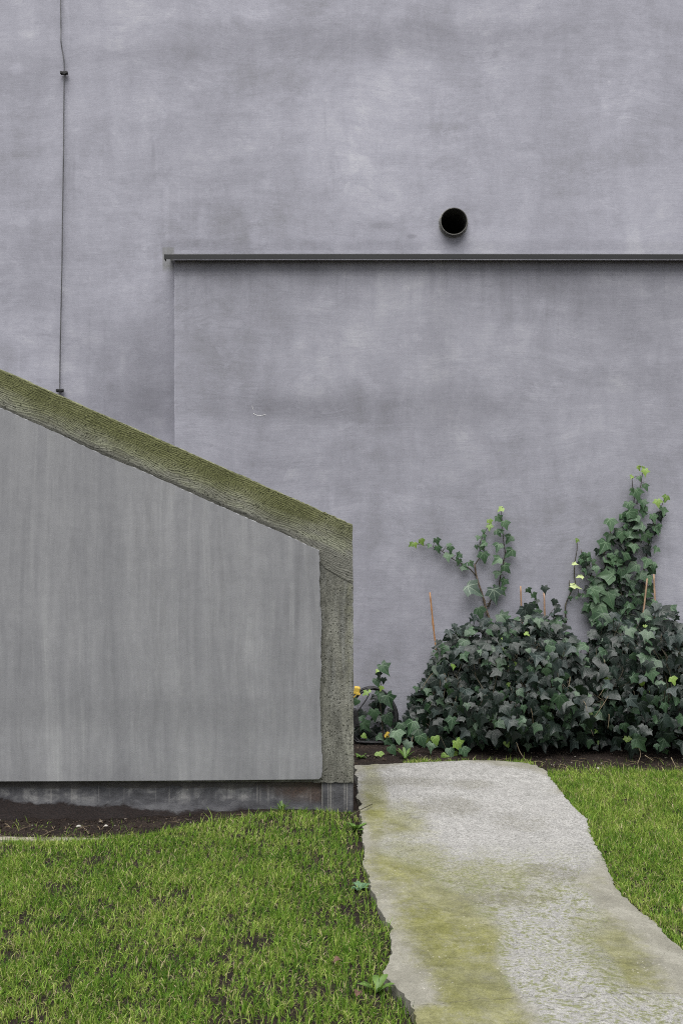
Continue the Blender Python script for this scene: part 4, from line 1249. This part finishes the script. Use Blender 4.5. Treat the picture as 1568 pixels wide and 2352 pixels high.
# the two mounds
def mound(name, label, outline, depth, n_out, n_in, extra=(), seed=1, twigs=()):
    rn = random.Random(seed)
    xs = [p[0] for p in outline]
    cx = sum(xs) / len(xs)
    wpts = []
    for (u, v) in outline:
        q = PX(u, v, -CAMY - .14); wpts.append((q.x, q.z))
    WX = np.array([p[0] for p in wpts]); WZ = np.array([p[1] for p in wpts])
    DX = np.array([(u - CX) * (-CAMY - .14) / F for u, _ in depth]); DD = np.array([d for _, d in depth])
    x0, x1 = WX.min(), WX.max()
    t = empty(name, label, 'ivy', ((max(x0, -9) + min(x1, 2)) / 2, -.2, 0))
    def surf(x, a, k):
        zt = max(.06, float(np.interp(x, WX, WZ)) - .02); d = float(np.interp(x, DX, DD))
        ca, sa = math.cos(a), math.sin(a)
        e = .80
        yy = -.02 - d * k * abs(ca) ** e; zz = zt * (k * .5 + .5) * abs(sa) ** e
        n = Vector((0, -ca / d, sa / zt)).normalized()
        return Vector((x, yy, zz)), n
    items = []
    tries = 0
    pts_used = []
    while len([i for i in items if i[3]]) < n_out and tries < 60000:
        tries += 1
        x = rn.uniform(x0, x1); a = rn.uniform(.02, 1.42)
        zt = float(np.interp(x, WX, WZ))
        if rn.random() > zt / WZ.max() + .15: continue
        k = 1 + rn.gauss(0, .04) + .36 * (float(vnoise(x, a * .6, 6.5, 12)) - .5) + .20 * (float(vnoise(x, a * .6, 15, 13)) - .5)
        c, n = surf(x, a, k)
        if c.z < .17: c.y *= .80 + .20 * c.z / .17
        size = rn.choice([rn.uniform(.026, .042), rn.uniform(.038, .058), rn.uniform(.050, .080)])
        c.z = max(c.z, .030 + rn.uniform(0, .035))
        ok = True
        for q, s in pts_used[-100000:]:
            if (q - c).length_squared < (.52 * (s + size) * .5) ** 2 * 1.5: ok = False; break
        if not ok: continue
        pts_used.append((c, size))
        g = c.z < .16
        n = (n + Vector((rn.gauss(0, .5), -.25 + rn.gauss(0, .3), .30 + rn.gauss(0, .45)))).normalized()
        tip = Vector((rn.gauss(0, .7), -.35, -1))
        r = rn.random()
        m = 0 if r < .62 else (4 if r < .78 else (1 if r < .965 else 2))
        if m == 2: size *= .6
        if c.z < .28 and m == 4 and rn.random() < .5: m = 0
        items.append((leaf_matrix(c, tip, n, size), rn.randrange(8), m, True))
    nin = 0
    for _ in range(n_in):
        x = rn.uniform(x0, x1); a = rn.uniform(.0, 1.5)
        k = rn.choice([.90, .80, .70, .55]) + rn.gauss(0, .03)
        c, n = surf(x, a, k)
        if c.z < .17: c.y *= .55 + .45 * max(c.z, 0) / .17
        if c.z < .05: c.z = rn.uniform(.04, .09)
        size = rn.uniform(.05, .09)
        n = (n + Vector((rn.gauss(0, .5), -.2, .25 + rn.gauss(0, .4)))).normalized()
        items.append((leaf_matrix(c, Vector((rn.gauss(0, .7), -.3, -1)), n, size), rn.randrange(8), 0 if rn.random() < .85 else 1, False))
    # stray leaves standing out of the outline on their own stalks
    bst = bmesh.new()
    for _ in range(46):
        x = rn.uniform(x0 + .02, min(x1, 2.0)); a = rn.choice([rn.uniform(.9, 1.5), rn.uniform(.3, 1.3)])
        c, n = surf(x, a, 1.0)
        q = c + n * rn.uniform(.03, .07) + Vector((rn.gauss(0, .03), -.01, rn.uniform(0, .03)))
        q.y = min(q.y, -.02)
        sz = rn.uniform(.03, .065)
        M4 = leaf_matrix(q, Vector((rn.gauss(0, .8), -.3, -1)), (n + Vector((rn.gauss(0, .5), -.6, rn.uniform(0, .8)))).normalized(), sz)
        items.append((M4, rn.randrange(8), rn.choice([0, 1, 4, 4, 6]), True))
        add_tube(bst, catmull([c - n * .03, c.lerp(q, .6), M4.translation], 3), .0013, .0009, 5)
    so_ = from_bm('leaf_stalks', bst, M_STEMG, t, True); so_['kind'] = 'stuff'
    # traced leaves of the upper fringe
    for (u, v, w, cls) in extra:
        D = -CAMY - .10 - rn.uniform(0, .06)
        m = 4 if cls < 0 else (2 if cls > 1.55 else (1 if cls > .75 else 0))
        items.append((leaf_matrix(PX(u, v, D), (rn.gauss(0, .5), -.2, -1), (rn.gauss(0, .3), -1, rn.uniform(0, .7)), w * D / F), rn.randrange(8), m, True))
    outer = [i for i in items if i[3]]
    inner = [i[:3] for i in items if not i[3]]
    def vis(i):
        p = i[0].translation
        u, v = to_px(*p)
        return (u > -20) and (u < 1590), -(p.y)
    inframe = [i for i in outer if vis(i)[0]]
    rest = [i[:3] for i in outer if not vis(i)[0]]
    inframe.sort(key=lambda i: -i[0].to_scale().x * (1.0 - .12 * i[0].translation.y))
    for i in inframe[:300]: leaf_obj(t, i[0], i[1], i[2])
    rest += [i[:3] for i in inframe[300:]]
    leaf_stuff('inner_leaves', t, rest + inner)
    # runners inside and hanging out
    bm = bmesh.new(); bp = bmesh.new()
    for _ in range(70):
        x = rn.uniform(x0, x1)
        p = [Vector((x + rn.gauss(0, .04), -.10 - rn.random() * .1, 0.0))]
        a = .1
        for s in range(4):
            x += rn.gauss(0, .05); a += rn.uniform(.2, .38)
            q, n = surf(min(max(x, x0), x1), a, rn.uniform(.75, .98)); p.append(q)
        add_tube(bm, catmull(p, 4), .0028, .0014, 5)
    for _ in range(14):
        x = rn.uniform(x0, min(x1, 2.0)); a = rn.uniform(.2, 1.1)
        q, n = surf(x, a, 1.0)
        d = Vector((rn.gauss(0, .05), -.03, -rn.uniform(.05, .12)))
        add_tube(bp, catmull([q, q + n * .025 + d * .4, q + n * .02 + d], 4), .0017, .0009, 5)
    for tw in twigs:
        add_tube(bp, catmull([PX(u, v, D) for u, v, D in tw], 4), .0024, .0012, 5)
    s = from_bm('woody_stems', bm, M_STEMG, t, True); s['kind'] = 'stuff'
    s = from_bm('dry_stems', bp, M_STEMP, t, True); s['kind'] = 'stuff'
    return t

left_outline = [(938, 1700), (945, 1640), (958, 1598), (985, 1560), (992, 1500), (1012, 1470), (1040, 1458), (1085, 1440), (1130, 1446), (1180, 1425), (1225, 1412), (1268, 1420), (1300, 1446), (1325, 1496), (1345, 1530), (1368, 1545)]
left_depth = [(930, .14), (960, .22), (1000, .35), (1080, .45), (1200, .47), (1368, .41)]
Cx = [(*Z6(a, b), w * .24, c) for a, b, w, c in [(1270, 1340, 62, .9), (1320, 1392, 75, .9), (1420, 1332, 85, .7), (1345, 1440, 55, .5), (1330, 1482, 82, .8), (1345, 1562, 105, .8), (1235, 1570, 155, -1), (1340, 1690, 145, -1), (1510, 1450, 70, .3), (1260, 1500, 80, .5), (1290, 1640, 110, .6), (1440, 1700, 140, .7), (1160, 1740, 110, .8), (1250, 1800, 90, -1), (610, 1740, 110, -1), (490, 1790, 90, .5), (740, 1720, 110, .5), (920, 1720, 150, .8), (980, 1740, 100, -1)]]
Cx += [(1315, 1470, 26, -1), (1180, 1490, 34, 1.7), (1163, 1478, 40, .8)]
mound('ivy_bush', 'wide dark ivy bush at the foot of the wall behind the path end', left_outline, left_depth, 620, 900, Cx, 5,
      [[(1185, 1705, 4.83), (1195, 1730, 4.80), (1220, 1765, 4.74)], [(1207, 1757, 4.76), (1235, 1748, 4.76), (1252, 1755, 4.74)], [(1480, 1735, 4.7), (1500, 1748, 4.68)]])
right_outline = [(1318, 1560), (1335, 1545), (1352, 1470), (1365, 1430), (1400, 1412), (1440, 1405), (1478, 1402), (1510, 1398), (1545, 1415), (1568, 1432), (1620, 1450), (1700, 1470), (1800, 1520), (1850, 1690)]
right_depth = [(1318, .39), (1400, .49), (1568, .51), (1700, .42), (1850, .15)]
mound('ivy_bush', 'dark ivy bush at the right edge below the tallest climbing ivy', right_outline, right_depth, 640, 950, [(1500, 1440, 30, .6), (1380, 1425, 44, .8), (1450, 1455, 40, -1), (1402, 1545, 60, -1)], 9,
      [[(1455, 1700, 4.80), (1470, 1730, 4.76), (1462, 1755, 4.72)], [(1540, 1740, 4.7), (1555, 1770, 4.66)]])

# small ivy round the cable coil
S_stems = [([(560, 1950), (590, 1600), (560, 1250), (540, 1000), (560, 820), (550, 600), (590, 500)], .004, .0015, M_STEMG),
           ([(620, 1900), (800, 1850), (1000, 1740), (1300, 1750)], .0022, .0012, M_STEMP), ([(250, 1950), (200, 1750), (160, 1500), (140, 1100)], .002, .0012, M_STEMG)]
S_leaves = [(630, 490, 270, 1, 35), (490, 525, 75, 1.8), (520, 590, 140, .7), (490, 720, 170, .9), (610, 700, 130, .7), (560, 835, 110, 1.6), (535, 950, 180, 1.0, -5), (700, 1060, 300, .9, 20), (500, 1130, 160, .3), (440, 1310, 230, .8), (690, 1390, 250, .8), (230, 1390, 150, .8), (290, 1520, 240, .9, 40), (260, 1690, 110, 1.6), (540, 1710, 160, 1.1), (930, 1545, 210, 1.1), (1150, 1530, 230, 1.2), (690, 1800, 160, .8), (860, 1730, 180, -2), (330, 1850, 190, -2), (190, 1880, 150, 1.5), (240, 1960, 120, 1.7), (330, 2010, 80, 1.6), (480, 1600, 190, .2), (600, 1500, 160, .1), (750, 1250, 160, .2), (120, 1080, 140, 1.2), (280, 920, 120, 1.6, -50), (350, 890, 70, 1.6, -50), (1330, 1640, 130, -2), (1470, 1690, 110, 1.4), (1240, 1570, 100, .5), (980, 1360, 110, .5), (1060, 1380, 90, .5), (1200, 1640, 55, 2), (930, 1850, 260, .1), (150, 1720, 150, .1), (420, 1770, 170, .1), (770, 1650, 150, .1), (1050, 1860, 200, .1), (1380, 1850, 140, 1.0), (1500, 1840, 120, .9), (1430, 1920, 110, 1.5)]
_r = random.Random(77)
S_leaves += [(_r.uniform(80, 1500), _r.gauss(1640, 170), _r.uniform(110, 230), _r.choice([0, .1, .2, .3])) for _ in range(46)]
S_leaves += [(_r.uniform(760, 1620), _r.gauss(1640, 130), _r.uniform(100, 210), _r.choice([.1, .3, .5, .6, .9, 1.0])) for _ in range(60)]
S_leaves += [(_r.uniform(350, 720), _r.uniform(980, 1500), _r.uniform(110, 200), .1) for _ in range(12)]
def small_ivy():
    conv = Z5
    base = PX(*conv(560, 1950), 5.17)
    t = empty('small_ivy', 'small loose ivy growing around the black cable coil', 'ivy', base)
    for pts, r0, r1, mat in S_stems:
        stem(t, [PX(*conv(a, b), 5.19) for a, b in pts], r0, r1, mat)
    for L in S_leaves:
        a, b, w, cls = L[:4]
        dark = cls < .35 and cls >= 0
        D = rl.uniform(5.215, 5.26) if dark else rl.uniform(5.10, 5.15)
        c = PX(*conv(a, b), D)
        m = 4 if cls < 0 else (2 if cls >= 1.55 else (1 if cls >= .75 else 0))
        ang = L[4] if len(L) > 4 else rl.gauss(0, 30)
        M4 = leaf_matrix(c, (math.sin(R(ang)), -.2, -math.cos(R(ang))), (rl.gauss(0, .3), -1, rl.uniform(.1, .9)), w * .20408 * .6272 * D / F * .95)
        leaf_obj(t, M4, rl.choice([0, 1, 3, 5, 6, 7]), m)
small_ivy()

def low_sprig():
    t = empty('small_ivy', 'low pale green ivy sprigs on the soil at the far path edge', 'ivy', PX(1045, 1742, 4.86))
    for pts in ([(1040, 1690), (1055, 1712), (1070, 1732)], [(1010, 1690), (1022, 1715), (1034, 1742)], [(960, 1690), (975, 1706), (990, 1716)]):
        stem(t, [PX(u, v, 4.92 - .02 * i) for i, (u, v) in enumerate(pts)], .0018, .0011, M_STEMG)
    for u, v, w, m, ang in ((1052, 1712, 34, 2, 30), (1066, 1728, 36, 6, 20), (1043, 1733, 24, 2, -20), (1020, 1741, 26, 2, -40), (1034, 1727, 28, 6, 10), (1036, 1742, 22, 6, 0), (968, 1700, 36, 6, 20), (990, 1716, 30, 6, -10), (945, 1668, 40, 6, -20), (1000, 1700, 26, 2, 10), (912, 1690, 40, 6, 15), (935, 1712, 30, 1, -25), (1440, 1700, 22, 2, 0), (900, 1722, 28, 6, 30), (870, 1735, 26, 2, 10)):
        D = 4.87 + rl.uniform(-.02, .03)
        M4 = leaf_matrix(PX(u, v, D), (math.sin(R(ang)), -.3, -math.cos(R(ang))), (rl.gauss(0, .3), -1, rl.uniform(.2, .9)), .84 * w * D / F)
        leaf_obj(t, M4, rl.choice([0, 3, 5, 6, 7]), m)
low_sprig()

# ------------------------------------------------------------------ bamboo stakes
def stake(label, p0, p1, r, col):
    m = plain('bamboo', col, .55, 0, .22, 26, .35)
    a, b = Vector(p0), Vector(p1)
    bm = bmesh.new()
    n = 24
    pts = [a.lerp(b, i / n) for i in range(n + 1)]
    d = (b - a).normalized()
    side = d.orthogonal().normalized()
    rings = []
    s = 8
    c2 = d.cross(side)
    for i, p in enumerate(pts):
        rr = r * (1.32 if i in (5, 12, 19) else (1.0 + .05 * math.sin(i))) * (.9 + .1 * (1 - i / n))
        p = p + side * (.0012 * math.sin(i * .6))
        rings.append([bm.verts.new(p + (side * math.cos(k * 2 * math.pi / s) + c2 * math.sin(k * 2 * math.pi / s)) * rr) for k in range(s)])
    for A, B in zip(rings[:-1], rings[1:]):
        for k in range(s): bm.faces.new((A[k], A[(k + 1) % s], B[(k + 1) % s], B[k]))
    bm.faces.new(rings[0]); bm.faces.new(list(reversed(rings[-1])))
    o = from_bm('bamboo_stake', bm, m, None, True)
    tag(o, label, 'stake', 'bamboo stakes in the ivy')
def st(conv, a, b, label, r, col, D=5.17, up=.06):
    top = PX(*conv(*a), D + up); bot = PX(*conv(*b), D)
    d = (bot - top); low = top + d * ((top.z + .02) / -d.z)
    low.y = min(bot.y - .02, -.03); low.x = bot.x + (low.x - bot.x) * .4
    stake(label, low, top, r, col)
st(Z6, (320, 1358), (410, 1820), 'orange bamboo stake standing alone left of the ivy bush', .0046, (.27, .135, .055))
st(Z6, (1187, 1298), (1225, 1660), 'straight bamboo stake right of the climbing shoot with the grey leaf before it', .0050, (.24, .145, .085))
st(Z6, (1412, 1358), (1440, 1645), 'bamboo stake with a small ivy leaf over its top in the left bush', .0054, (.24, .15, .095))
st(Z7, (1190, 1335), (1150, 1640), 'bamboo stake leaning right among the leaves of the tallest ivy', .0050, (.25, .165, .105))
st(Z7, (1258, 1290), (1312, 1655), 'bare bamboo stake at the right edge of the tallest ivy', .0054, (.25, .165, .105))

# ------------------------------------------------------------------ cable coil
def make_coil():
    mk = plain('black_rubber', (.007, .007, .008), .5, 0, .3, 50, .3)
    my = plain('yellow_strap', (.44, .31, .05), .55, 0, .2, 60, .35, .3)
    u, v = Z5(395, 1350)
    c = PX(u, v, 5.20)
    s = .20408 * .6272 * 5.2 / F
    t = empty('extension_cable', 'coiled black extension cable with yellow straps leaning on the wall', 'cable', (c.x, c.y, 0))
    bm = bmesh.new()
    rr = random.Random(4)
    for k in range(5):
        rx = s * (425 + 14 * k - 28) ; rz = s * (500 + 16 * (k % 3) - 10)
        pts = []
        for i in range(49):
            a = i / 48 * 2 * math.pi
            zz = c.z + rz * math.sin(a) + .004 * math.sin(2 * a + k)
            lean = -.055 + (zz - c.z + rz) / (2 * rz) * .085
            pts.append(Vector((c.x + rx * math.cos(a) + .003 * math.sin(3 * a + k * 2), c.y + lean + .010 * math.sin(a * 1.0 + k * 1.9) - .006 * (k % 2), max(zz, .012))))
        add_tube(bm, pts, .0062, None, 8, False)
    from_bm('cord', bm, mk, t, True)
    bm = bmesh.new()
    add_tube(bm, catmull([PX(*Z5(350, 940), 5.19), PX(*Z5(270, 1080), 5.18), PX(*Z5(150, 1240), 5.17), PX(*Z5(110, 1320), 5.16)], 5), .0030, None, 7)
    from_bm('loose_end', bm, mk, t, True)
    # straps: flat bands wrapped round the bundle
    for (a, b, ang, w, h) in ((130, 880, 8, 105, 130), (685, 1695, 38, 100, 110)):
        q = PX(*Z5(a, b), 5.155)
        bm = bmesh.new()
        add_box(bm, -w / 2 * s, w / 2 * s, -.012, .030, -h / 2 * s, h / 2 * s, .005, 2)
        if ang == 8:
            add_box(bm, -w * .10 * s, w * .62 * s, -.016, -.0125, -h * .5 * s, -h * .2 * s, .001)
            vs = add_box(bm, -w * .05 * s, w * .05 * s + .004, -.014, -.011, -h * 1.35 * s, -h * .45 * s)
            for vv in vs: vv.co.x += (vv.co.z + h * .45 * s) * .9
        else:
            add_box(bm, -w * .46 * s, -w * .10 * s, -.017, -.0125, 0, h * .66 * s, .001)
            add_box(bm, w * .16 * s, w * .44 * s, -.016, -.0125, -h * .1 * s, h * .56 * s, .001)
        bmesh.ops.rotate(bm, verts=bm.verts, cent=(0, 0, 0), matrix=Matrix.Rotation(R(ang), 3, 'Y'))
        bmesh.ops.translate(bm, verts=bm.verts, vec=q)
        from_bm('strap', bm, my, t)
    # socket block hanging at the left
    q = PX(*Z5(105, 1365), 5.12)
    bm = bmesh.new()
    add_box(bm, -.034, .014, -.014, .014, -.048, .048, .007, 2)
    for zz in (-.020, .022):
        r = bmesh.ops.create_cone(bm, cap_ends=True, segments=16, radius1=.0075, radius2=.0075, depth=.004)
        for vv in r['verts']:
            vv.co = Vector((vv.co.x + .003, vv.co.z - .0145, vv.co.y * 1.5 + zz))
    bmesh.ops.rotate(bm, verts=bm.verts, cent=(0, 0, 0), matrix=Matrix.Rotation(R(-10), 3, 'Y'))
    bmesh.ops.translate(bm, verts=bm.verts, vec=q)
    from_bm('socket_block', bm, plain('black_plastic', (.02, .02, .022), .3, 0, .2, 50, .5), t)
make_coil()

# ------------------------------------------------------------------ weeds, twig, dead leaves, pebbles
M_WEED = LEAFM[2]
kb = Mat('weed_leaf')
_n = kb.noise(kb.pos(), 60, 3)
M_WEEDL = kb.out(kb.ramp(_n, [(.3, (.05, .10, .018)), (.7, (.105, .18, .04))]), .5, None, .35, 0, None, (.12, .25, .03))
kb = Mat('bluish_weed_leaf')
_n = kb.noise(kb.pos(), 60, 3)
M_WEEDB = kb.out(kb.ramp(_n, [(.3, (.05, .11, .055)), (.7, (.11, .19, .10))]), .5, None, .35, 0, None, (.08, .16, .05))

def blade_leaf(bm, base, direction, length, width, arch):
    d = Vector(direction).normalized(); side = d.cross(Vector((0, 0, 1))).normalized()
    prof = [(0, .12), (.25, .55), (.55, 1.0), (.8, .75), (1.0, .05)]
    rows = []
    for s, w in prof:
        p = Vector(base) + d * length * s + Vector((0, 0, length * (arch * s - arch * 1.15 * s * s)))
        rows.append([bm.verts.new(p - side * width * w / 2 + Vector((0, 0, .15 * width * w))), bm.verts.new(p), bm.verts.new(p + side * width * w / 2 + Vector((0, 0, .15 * width * w)))])
    for A, B in zip(rows[:-1], rows[1:]):
        bm.faces.new((A[0], A[1], B[1], B[0])); bm.faces.new((A[1], A[2], B[2], B[1]))

def weed(label, u, v, n, length, width, mat, z=0.0, seed=0, up=.8):
    rw = random.Random(seed)
    x, y = GR(u, v, z)
    z = float(gz(x, y))
    t = empty('weed', label, 'weed', (x, y, z))
    for i in range(n):
        a = i * 2.4 + rw.gauss(0, .3)
        bm = bmesh.new()
        blade_leaf(bm, (x, y, z), (math.cos(a), math.sin(a), rw.uniform(.3, up)), length * rw.uniform(.6, 1.1), width * rw.uniform(.7, 1.1), rw.uniform(.2, .6))
        from_bm('leaf', bm, mat, t, True)
weed('leafy green weed between the stair wall corner and the path edge', 817, 1908, 13, .055, .017, M_WEEDL, 0, 1, 1.1)
weed('bluish low weed at the left path edge below the leafy weed', 826, 2040, 14, .040, .014, M_WEEDB, 0, 2, .5)
weed('broad leaved weed beside the left path edge in the foreground', 866, 2282, 8, .055, .020, M_WEEDL, 0, 3, 1.0)
weed('bright weed with long leaves at the far path edge below the small ivy', 930, 1746, 7, .065, .018, M_WEEDL, 0, 4, 1.3)
weed('tiny weed in the soil by the stair wall foot below the cable', 828, 1742, 9, .040, .016, M_WEEDL, 0, 5, .9)
weed('small weed in the lawn under the stair wall plinth', 648, 1872, 16, .060, .008, M_WEEDL, 0, 6, 1.8)

M_DEAD = plain('dead_leaf_brown', (.085, .050, .036), .8, 0, .4, 70, .2, .5)
def dead_leaf(label, u, v, size, ang, z=.02, group='dead leaves'):
    x, y = GR(u, v, z)
    bm = bmesh.new()
    rw = random.Random(int(u))
    ctr = [bm.verts.new((x + math.cos(ang) * size * (s - .5), y + math.sin(ang) * size * (s - .5), z + .008 * math.sin(s * 3.1) + .004)) for s in np.linspace(0, 1, 6)]
    ws = [0.02, .30, .42, .38, .22, .02]
    L = [bm.verts.new((c.co.x - math.sin(ang) * size * w, c.co.y + math.cos(ang) * size * w, c.co.z + size * w * .5 + rw.uniform(0, .004))) for c, w in zip(ctr, ws)]
    Rr = [bm.verts.new((c.co.x + math.sin(ang) * size * w, c.co.y - math.cos(ang) * size * w, c.co.z + size * w * .3 + rw.uniform(0, .004))) for c, w in zip(ctr, ws)]
    for i in range(5):
        bm.faces.new((ctr[i], ctr[i + 1], L[i + 1], L[i])); bm.faces.new((ctr[i + 1], ctr[i], Rr[i], Rr[i + 1]))
    o = from_bm('dead_leaf', bm, M_DEAD, None, True)
    tag(o, label, 'leaf', group)
dead_leaf('reddish brown dead leaf lying in the left lawn near the path', 776, 2216, .026, .3, .025)
dead_leaf('brown dead leaf lying in the foreground lawn by the weed', 822, 2290, .024, 1.2, .022)

def twig():
    bm = bmesh.new()
    z = PATH_Z + .006
    pts = [Vector((*GR(806, 1871, z), z - .004)), Vector((*GR(824, 1862, z), z)), Vector((*GR(840, 1856, z), z + .004)), Vector((*GR(855, 1848, z), z + .002))]
    add_tube(bm, catmull(pts, 4), .0026, .0016, 6)
    o = from_bm('twig', bm, M_STEMG, None, True)
    tag(o, 'short dark twig lying on the path corner by the stair wall', 'twig')
twig()

M_PEB = plain('pale_pebble', (.36, .34, .31), .8, 0, .2, 60, .2)
M_CLOD = plain('soil_clod', (.02, .015, .012), .95, 0, .4, 70, .1, .8)
def lump(name, label, cat, u, v, r, mat, group=None, z=0):
    x, y = GR(u, v, z); zz = float(gz(x, y))
    bm = bmesh.new()
    bmesh.ops.create_icosphere(bm, subdivisions=2, radius=r)
    rw = random.Random(int(u * 7))
    o_ = rw.random() * 50
    for vv in bm.verts:
        k = 1 + .5 * (float(vnoise(vv.co.x / r + o_, vv.co.y / r + vv.co.z / r, 1.1)) - .5)
        vv.co = Vector((x + vv.co.x * k * 1.25, y + vv.co.y * k, zz + r * .35 + vv.co.z * k * .75))
    o = from_bm(name, bm, mat, None, True)
    tag(o, label, cat, group)
lump('pebble', 'larger white pebble on the soil strip before the plinth', 'pebble', 181, 1899, .0085, M_PEB, 'pale pebbles on the soil', -.03)
lump('pebble', 'smaller white pebble on the soil strip right of the larger one', 'pebble', 244, 1898, .006, M_PEB, 'pale pebbles on the soil', -.03)
lump('pebble', 'grey pebble in the soil bed below the right ivy bush', 'pebble', 1374, 1768, .010, M_PEB, 'pale pebbles on the soil', 0)
lump('soil_clod', 'dark clod of soil lying in the lawn below the plinth', 'clod', 551, 1932, .018, M_CLOD)

def soil_litter():
    k = Mat('soil_crumb')
    ri = k.n('ShaderNodeNewGeometry').outputs['Random Per Island']
    m = k.out(k.ramp(ri, [(.0, (.008, .006, .005)), (.55, (.030, .021, .017)), (.88, (.050, .038, .030)), (.975, (.085, .070, .057)), (1, (.26, .24, .21))]), .95, None, .1)
    bm0 = bmesh.new(); bmesh.ops.create_icosphere(bm0, subdivisions=1, radius=1)
    bm0.verts.ensure_lookup_table()
    IV = np.array([v.co[:] for v in bm0.verts]); IF = np.array([[v.index for v in f.verts] for f in bm0.faces]); bm0.free()
    n = 9000
    X = np.concatenate([RNG.uniform(-1.6, .05, n), RNG.uniform(.02, 2.2, n)])
    Y = np.concatenate([RNG.uniform(SY - .55, SY + .01, n), RNG.uniform(-1.0, -.04, n)])
    keep = soil_zone(X, Y) & ~in_poly(X, Y, path_edge) & ((Y < SY + .012) | (X > .03)) & (RNG.random(2 * n) < .15 + .85 * vnoise(X, Y, 9, 20))
    X, Y = X[keep], Y[keep]
    Z = gz(X, Y)
    r = RNG.gamma(2.0, .0008, len(X)) + .0010
    r = np.minimum(r, .0065)
    jit = 1 + RNG.normal(0, .22, (len(X), len(IV)))
    V = IV[None] * jit[..., None] * r[:, None, None] * np.array([1.2, 1.1, .8])
    V = V + np.stack([X, Y, Z + r * .3], 1)[:, None, :]
    Fc = (IF[None] + (np.arange(len(X)) * len(IV))[:, None, None]).reshape(-1, 3)
    me = np_mesh('soil_crumbs', V.reshape(-1, 3), Fc, None, None, False)
    o = link_mesh('soil_crumbs', me, m)
    tag(o, 'loose crumbs of soil and grit on the bare strips by the walls', 'soil', kind='stuff')
    # dry stalks lying about
    bm = bmesh.new()
    rw = random.Random(8)
    for _ in range(170):
        if rw.random() < .35: x, y = rw.uniform(-1.5, -.2), SY - rw.uniform(.02, .26)
        else: x, y = rw.uniform(.06, 2.0), -rw.uniform(.45, .78)
        if in_poly(np.array([x]), np.array([y]), path_edge)[0] or not soil_zone(np.array([x]), np.array([y]))[0]: continue
        a = rw.uniform(0, 6.28); L = rw.uniform(.015, .06); z = float(gz(x, y)) + .004
        d = Vector((math.cos(a) * L, math.sin(a) * L, rw.uniform(-.002, .010)))
        p = Vector((x, y, z))
        add_tube(bm, [p, p + d * .5 + Vector((0, 0, rw.uniform(.001, .006))), p + d], .0011, .0007, 4)
    o = from_bm('plant_litter', bm, plain('dry_litter', (.16, .125, .08), .9, 0, .4, 60, .1))
    tag(o, 'thin dry stalks scattered on the bare soil by the walls', 'litter', kind='stuff')
soil_litter()
